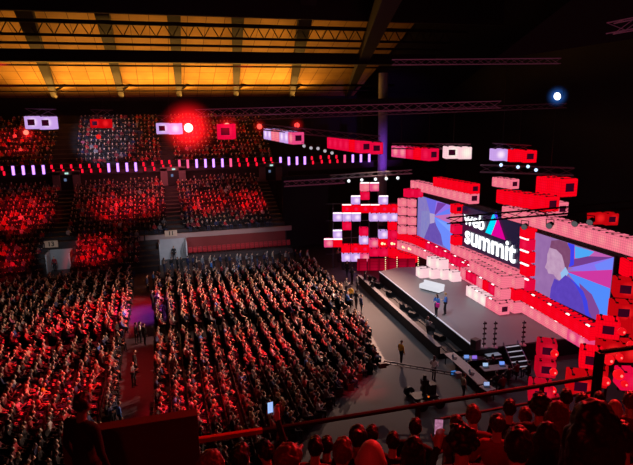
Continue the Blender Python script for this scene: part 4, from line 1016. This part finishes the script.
for i, (px, py, c) in enumerate(BAT):
    p = ony(px, py, 77.75); o = empty('light_batten', p)
    if c == 'r': link('tube', MB().box((-.08, 0, .32), (.24, .1, .5)).box((.08, 0, -.32), (.24, .1, .5)).mesh('tube', BC[c][1]), o)
    else: link('tube', MB().box((0, 0, 0), (.3, .1, 1.15)).mesh('tube', BC[c][1]), o)
    link('mounting_plate', MB().box((0, .1, 0), (.5, .06, 1.3)).mesh('mounting_plate', M['black']), o)
    tag(o, 'upright %s light batten on the upper balcony front, %s from the far left corner' % (BC[c][0], nth(i+1)), 'light', 'battens along the upper balcony')
def sign(px, py, y, txt, w, h, label):
    p = ony(px, py, y); o = empty('section_sign', p)
    link('board', MB().box((0, .05, 0), (w, .1, h)).mesh('board', mat('sign_board', (.55, .4, .3), .5, emis=(.5, .3, .2), es=.12)), o)
    cu = bpy.data.curves.new('n', 'FONT'); cu.body = txt; cu.size = h*.95; cu.align_x = 'CENTER'; cu.align_y = 'CENTER'; cu.extrude = .005; cu.offset = .02
    t = bpy.data.objects.new('tmp', cu); COL.objects.link(t); me = bpy.data.meshes.new_from_object(t.evaluated_get(bpy.context.evaluated_depsgraph_get())); bpy.data.objects.remove(t)
    me.materials.clear(); me.materials.append(M['black']); n = link('number', me, o, (0, -.012, 0)); n.rotation_euler = (PI/2, 0, 0)
    tag(o, label, 'sign')
sign(51, 244.2, 65.6, '13', 1.4, .75, 'pale section sign numbered 13 over the passage in the lower terrace')
sign(171, 233.4, 65.6, '11', 1.4, .7, 'pale section sign numbered 11 over the passage beside the red wall')
# entrance boxes of the middle terrace with lit exit lamps
for i, (px, py) in enumerate(((66.5, 181), (173.5, 178.5), (271, 173.5))):
    p = ony(px, py, 77.4); o = empty('entrance_portal', (p.x, 77.4, 7.3))
    link('surround', MB().box((-1.2, .2, 1.1), (.9, .3, 2.3)).box((1.2, .2, 1.1), (.9, .3, 2.3)).box((0, .2, 2.2), (3.3, .3, .5)).mesh('surround', mat('portal_plaster', (.2, .14, .15), .7)), o)
    link('opening', MB().box((0, .25, 1.0), (1.5, .1, 2.0)).mesh('opening', M['black']), o)
    link('exit_lamp', MB().box((.1, -.02, 2.15), (.42, .1, .2)).mesh('exit_lamp', emit('exit_lamp', srgb(190, 235, 225), 1.0)), o)
    link('screen', MB().box((-.15, .17, 1.3), (.3, .04, .35)).mesh('screen', emit('portal_screen', srgb(110, 130, 170), .7)), o)
    tag(o, 'dark terrace entrance with a small lit lamp above, %s from the far left' % nth(i+1), 'doorway', 'terrace entrances')
# trusses
def truss(p, q, s=.5, name='lighting_truss', label='', mt='alu', group=None, step=.9):
    p, q = Vector(p), Vector(q); d = (q-p).normalized(); up = Vector((0, 0, 1)); x = d.cross(up).normalized(); y = x.cross(d)
    L_ = (q-p).length; n = max(2, int(L_/step)); m = MB(); C4 = [(x*a+y*b)*s/2 for a, b in ((-1,-1),(1,-1),(1,1),(-1,1))]
    for c in C4: m.tube(p+c, q+c, .035, n=6)
    for i in range(n):
        a, b = p+d*L_*i/n, p+d*L_*(i+1)/n
        for k in range(4): m.bar((a if i % 2 else b)+C4[k], (b if i % 2 else a)+C4[(k+1) % 4], .03)
    c = (p+q)/2
    m.v = [tuple(Vector(v)-c) for v in m.v]
    o = link(name, m.mesh(name, M[mt]), None, c); return tag(o, label, 'truss', group)
M['truss'] = mat('truss_painted_faint_light', (.2, .11, .14), .4, .5, emis=(.3, .06, .12), es=.03)  # faint rose light painted in as tint and emission
M['truss_rose_glow'] = mat('truss_painted_rose_light', (.3, .14, .2), .4, .5, emis=(.6, .12, .25), es=.06)  # same metal with stronger rose light painted in
truss(dep(196, 113, 46), dep(500, 104.5, 46), .55, label='long dim truss over the hall, upper of the pair below the roof opening', mt='truss_rose_glow')
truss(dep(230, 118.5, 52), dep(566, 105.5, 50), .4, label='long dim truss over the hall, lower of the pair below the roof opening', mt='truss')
truss(dep(392, 62.3, 60), dep(560, 61, 60), .55, label='thin distant truss right of the lit timber roof', mt='truss_rose_glow')
truss(dep(610, 28.5, 30), dep(650, 21, 28), .55, label='truss with painted rose light at the upper right frame edge', mt='truss_rose_glow')
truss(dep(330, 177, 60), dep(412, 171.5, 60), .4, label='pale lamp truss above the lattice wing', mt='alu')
truss(dep(284, 184, 66), dep(345, 180.5, 66), .6, label='mauve truss end reaching from the drape to the lattice wing', mt='truss_rose_glow')
truss(dep(448, 220.5, 34), dep(640, 204, 27), .35, label='dark lamp truss crossing in front of the logo screen', mt='black')
truss(dep(480, 168.5, 40), dep(574, 171.5, 38), .5, label='dim truss hanging over the logo screen', mt='truss')
truss(dep(262, 127, 41), dep(380, 139, 40), .4, label='dim truss carrying the long lilac and crimson rows', mt='truss')
truss(dep(392, 146, 42.5), dep(470, 146.5, 42.5), .4, label='dim truss carrying the pink and red rows short of the stage', mt='truss')
truss(dep(493, 146, 41), dep(530, 148, 41), .4, label='dim truss carrying the lilac and red pairs', mt='truss')
for nm, a, b in (('lilac pair on the far left', (27, 112), (55, 112.5)), ('dim red pair', (92, 113), (112, 113.5)), ('lilac pair beside the red lamp', (157, 119), (178, 119.5))):
    truss(dep(*a, 43), dep(*b, 43), .5, label='short truss above the hanging %s' % nm, mt='truss')
# a dark faceted rig high over the stage, and drop cables
for i, (px, y0, y1, D) in enumerate(((38, 96, 113, 43), (102, 96, 114, 44), (168, 96, 119, 43), (227, 98, 124, 38), (272, 118, 128, 40), (296, 116, 130, 40), (340, 112, 136, 40), (362, 110, 140, 40), (402, 108, 146, 42), (430, 107, 148, 42), (455, 106, 146, 42), (505, 104, 148, 41), (522, 104, 150, 40), (556, 104, 178, 37), (507, 60, 104, 41))):
    a, b = dep(px, y0, D), dep(px, y1, D); b.x, b.y = a.x, a.y
    o = link('hanging_cable', MB().tube((0, 0, 0), a-b, .02, n=5).mesh('hanging_cable', M['steel']), None, b); tag(o, 'thin dark hanging cable over the hall, %s from the left' % nth(i+1), 'cable', 'hoist cables')
# lamps
def par(px, py, D, r, col, s, label, aim=None, name='hanging_spotlight', group=None):
    p = dep(px, py, D); o = empty(name, p); q = (Vector(aim)-p) if aim is not None else (EYE-p)
    o.rotation_euler = q.to_track_quat('X', 'Z').to_euler()
    link('housing', MB().tube((-r*2.4, 0, 0), (-r*.05, 0, 0), r*.75, r*1.1, 14).mesh('housing', M['black']), o)
    link('lens', MB().ell((0, 0, 0), (r*.35, r, r), 14, 8).mesh('lens', emit('lens', col, s), True), o)
    link('yoke', MB().bar((-r, r*1.25, 0), (-r, r*1.25, r*2), r*.2).bar((-r, -r*1.25, 0), (-r, -r*1.25, r*2), r*.2).bar((-r, -r*1.25, r*2), (-r, r*1.25, r*2), r*.2).mesh('yoke', M['steel']), o)
    return tag(o, label, 'spotlight', group)
REDL = srgb(255, 40, 40)
for px, py, D, r, s, c, lab in ((188.5, 127.8, 42, .34, 3.5, srgb(255, 190, 170), 'brightest red spotlight with a wide red glow over the hall'), (227, 126.5, 37.5, .24, 2.6, srgb(255, 120, 100), 'red spotlight on top of the rosy hanging box'), (259.5, 126.5, 42, .2, 2.2, srgb(255, 70, 60), 'small red spotlight left of the long lilac row'),
                          (297, 125.3, 42, .2, 2.2, srgb(255, 60, 55), 'small red spotlight above the near end of the long lilac row'), (26, 132.5, 44, .2, 2, srgb(255, 110, 90), 'red spotlight below the far left lilac pair'), (98.5, 136.8, 46, .2, .8, REDL, 'dim red lamp under the dim red pair')):
    par(px, py, D, r, c, s, lab)
for i, (px, py) in enumerate(((348.8, 181), (361.8, 180), (375.5, 179.3), (386.3, 178.6), (397.8, 178))):
    par(px, py, 59, .17, srgb(235, 240, 245), 1.4, 'white lamp hanging over the lattice wing, %s from the audience' % nth(i+1), dep(px, 200, 50), group='white lamps over the lattice wing')
for i, (px, py) in enumerate(((501, 165), (518, 167), (528, 166.5), (536, 170))):
    par(px, py, 38.5, .12, srgb(190, 215, 255), 1.6, 'tiny cold white lamp under the truss over the logo, %s from the audience' % nth(i+1), group='cold lamps over the logo')
for i, (px, py, D) in enumerate(((549, 226, 29.8), (574.5, 224, 29), (589.5, 222.5, 28.5), (524, 227, 31))):
    par(px, py, D, .16, srgb(230, 225, 230), .12, 'black moving lamp on the truss before the screens, %s from the audience' % nth(i+1), dep(px-40, py+40, 26), group='moving lamps before the screens')
for i, (px, py) in enumerate(((304, 146), (311, 148), (318, 148.5), (325, 151), (332, 153))):
    par(px, py, 39.5, .12, srgb(225, 215, 225), .6, 'pale lamp under the truss between the lilac and crimson rows, %s from the audience' % nth(i+1), dep(px-20, py+80, 30), group='lamps between the hanging rows')
par(557.3, 96.3, 36, .24, srgb(235, 245, 255), 4, 'blue-white beam lamp alone in the dark upper right', dep(520, 110, 34))
lamp('SPOT', 'blue_lamp_light', dep(557, 96, 35.5), 60, (.2, .5, 1), .1, dep(530, 100, 35), 60, .9)
# halos around the lamps, painted as self-emitting volumes, brightest at the lens
def painted_halo(px, py, D, R, col, dens, name):
    m, nt, out = _nt('painted_halo_'+name); N = nt.nodes; L = nt.links
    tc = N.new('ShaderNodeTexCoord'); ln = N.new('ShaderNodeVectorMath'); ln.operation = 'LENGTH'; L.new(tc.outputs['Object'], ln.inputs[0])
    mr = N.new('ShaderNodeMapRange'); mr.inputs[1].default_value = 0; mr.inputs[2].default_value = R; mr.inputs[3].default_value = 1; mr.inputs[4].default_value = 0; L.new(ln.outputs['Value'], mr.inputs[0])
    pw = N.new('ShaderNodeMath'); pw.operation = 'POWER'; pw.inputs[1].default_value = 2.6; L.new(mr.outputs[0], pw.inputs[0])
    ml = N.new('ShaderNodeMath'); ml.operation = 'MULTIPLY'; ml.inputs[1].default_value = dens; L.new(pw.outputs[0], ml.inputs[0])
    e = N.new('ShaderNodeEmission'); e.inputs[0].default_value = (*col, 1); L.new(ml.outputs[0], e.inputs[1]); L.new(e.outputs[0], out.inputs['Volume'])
    o = link('painted_halo', MB().ell((0, 0, 0), R, 20, 12).mesh('painted_halo', m, True), None, dep(px, py, D))
    tag(o, 'painted emissive glow around the %s' % name, 'painted_halo', kind='stuff')
painted_halo(188.5, 127.8, 42, 2.4, (1, .006, .012), 2.4, 'brightest spotlight')
painted_halo(227, 127, 37.5, 1.1, (1, .006, .012), 1.3, 'lamp on the rosy box')
painted_halo(259.5, 126.5, 42, .7, (1, .006, .012), 1.2, 'small lamp left of the lilac row')
painted_halo(297, 125.3, 42, .7, (1, .006, .012), 1.2, 'small lamp above the lilac row')
painted_halo(26, 132.5, 44, .8, (1, .006, .012), 1.2, 'lamp on the far left')
painted_halo(557.3, 96.3, 36, .8, (.05, .25, 1), 1.4, 'beam lamp in the dark')

# ------------------------------------------------------------------ crane, desks and gear before the stage
cr = empty('camera_crane', onz(424, 402, 0)); co_ = Vector(cr.location)
link('dolly', MB().box((0, 0, .42), (1.5, .8, .16)).box((-.55, 0, .3), (.14, 1.7, .1)).box((.55, 0, .3), (.14, 1.7, .1)).box((.5, .1, .8), (.4, .5, .6)).mesh('dolly', M['black']), cr)
for x in (-.55, .55):
    for y in (-.9, .9): link('wheel', MB().tube((x, y-.1, .32), (x, y+.1, .32), .32, n=16).mesh('wheel', M['black'], False), cr)
link('column', MB().tube((0, 0, .4), (0, 0, 1.75), .16, .1, 12).box((0, 0, 1.3), (.4, .3, .3)).mesh('column', M['black']), cr)
a = onz(384, 362, 1.9)-co_; b = onz(458, 375, 1.5)-co_
m = MB(); m.bar(a+Vector((0, 0, .08)), b+Vector((0, 0, .08)), .07).bar(a-Vector((0, 0, .08)), b-Vector((0, 0, .08)), .05)
for t in np.linspace(0, 1, 12): m.bar(a.lerp(b, t)+Vector((0, 0, .08)), a.lerp(b, t)-Vector((0, 0, .08)), .04)
link('boom', m.mesh('boom', M['steel']), cr)
link('camera_head', MB().box(a+Vector((-.1, 0, -.2)), (.45, .25, .3)).tube(a+Vector((.1, 0, -.2)), a+Vector((.3, 0, -.2)), .08, n=10).mesh('camera_head', M['black']), cr)
link('counterweight', MB().box(b, (.35, .3, .35)).mesh('counterweight', M['alu']), cr)
link('monitor', MB().box(b+Vector((-.2, .2, .1)), (.3, .05, .2)).mesh('monitor', emit('crane_monitor', srgb(60, 130, 220), .8)), cr)
link('tally_lamp', MB().ell((.1, -.35, .5), .06, 8, 6).mesh('tally_lamp', emit('tally', srgb(255, 110, 30), 1)), cr)
tag(cr, 'black camera crane on a wheeled dolly on the grey walkway', 'camera crane')
desk_m = mat('desk_top', (.36, .32, .32), .5)
def desk(p, q, w, label):
    c = (Vector(p)+Vector(q))/2; d = Vector(q)-Vector(p); o = empty('work_desk', (c.x, c.y, 0), math.atan2(d.y, d.x)); L_ = d.length
    link('table_top', MB().box((0, 0, .74), (L_, w, .05)).mesh('table_top', desk_m), o)
    link('drape', MB().box((0, w/2-.02, .36), (L_-.05, .03, .7)).mesh('drape', M['black']), o)
    for x in (-L_/2+.1, L_/2-.1): 
        for y in (-w/2+.08, w/2-.08): link('leg', MB().box((x, y, .36), (.05, .05, .72)).mesh('leg', M['steel']), o)
    return tag(o, label, 'desk', None)
pts = [onz(449, 353, .75), onz(461, 363, .75), onz(472, 373, .75), onz(484, 384, .75)]
for i, (a, b) in enumerate(zip(pts[:-1], pts[1:])): desk(a, b, .75, 'pale-topped desk in the line running on from the stage barrier, %s from the stage' % nth(i+1))
desk(onz(465, 359, .75), onz(482, 357, .75), .7, 'dark desk below the speaker cabinet, set with glowing screens')
desk(onz(484, 358, .75), onz(500, 356, .75), .7, 'desk below the stage edge carrying the wide pale console')
desk(onz(482, 369, .75), onz(508, 366, .75), .7, 'middle desk between the technicians and the stage stairs')
desk(onz(483, 389, .75), onz(492, 386.5, .75), .7, 'nearest desk with one laptop just above the rail')
def laptop(px, py, rz, col, label):
    p = onz(px, py, .77); o = empty('laptop', p, rz)
    link('base', MB().box((0, 0, .012), (.26, .36, .024)).mesh('base', M['steel']), o)
    link('lid', MB().box((.15, 0, .14), (.02, .36, .25), 0, Matrix.Rotation(.25, 3, 'Y')).mesh('lid', M['black']), o)
    link('display', MB().box((.137, 0, .14), (.008, .33, .22), 0, Matrix.Rotation(.25, 3, 'Y')).mesh('display', emit('laptop_glow', col, .9)), o)
    tag(o, label, 'laptop', 'laptops on the desks')
for px, py, rz, c, lab in ((467, 359.5, 1.3, srgb(120, 160, 240), 'laptop with a blue screen on the dark desk, next to the barrier'), (475, 360, 1.3, srgb(150, 110, 230), 'laptop with a violet screen beside the blue one on the dark desk'), (486, 367.5, 1.3, srgb(170, 200, 240), 'laptop with a pale blue screen on the middle desk'), (502.5, 366, 1.3, srgb(120, 160, 255), 'bright blue laptop at the stairs end of the middle desk'),
     (487, 387, 1.2, srgb(160, 180, 230), 'laptop with a pale screen on the nearest desk'), (455, 358.5, 2.4, srgb(40, 40, 50), 'closed-looking dark laptop on the first pale desk'), (472, 374, 2.4, srgb(40, 40, 50), 'dark laptop on the third pale desk')):
    laptop(px, py, rz, c, lab)
o = empty('mixing_console', onz(493, 356.5, .77), 0); link('console_body', bm_mesh(rounded_box((1.1, .5, .14), .03, (0, 0, .07)), 'console_body', M['steel']), o); link('fader_panel', MB().box((0, 0, .15), (1.0, .42, .02)).mesh('fader_panel', mat('console_panel', (.4, .42, .46), .4, emis=(.5, .6, .8), es=.25)), o)
tag(o, 'wide pale mixing console on the desk below the stage edge', 'mixing console')

# ------------------------------------------------------------------ camera
cam = bpy.data.cameras.new('camera'); cam.sensor_width = 36; cam.lens = F/633*36; cam.clip_end = 400; cam.clip_start = .05
co = bpy.data.objects.new('camera', cam); COL.objects.link(co)
R3 = Matrix((RGT, UPV, -FWD)).transposed(); co.matrix_world = Matrix.Translation(EYE) @ R3.to_4x4()
SC.camera = co
SC.view_settings.view_transform = 'Standard'; SC.view_settings.look = 'None'; SC.view_settings.exposure = 0
print('PEOPLE', NP[0], 'near', len(near), 'rest', len(rest), 'tris', len(Tt))
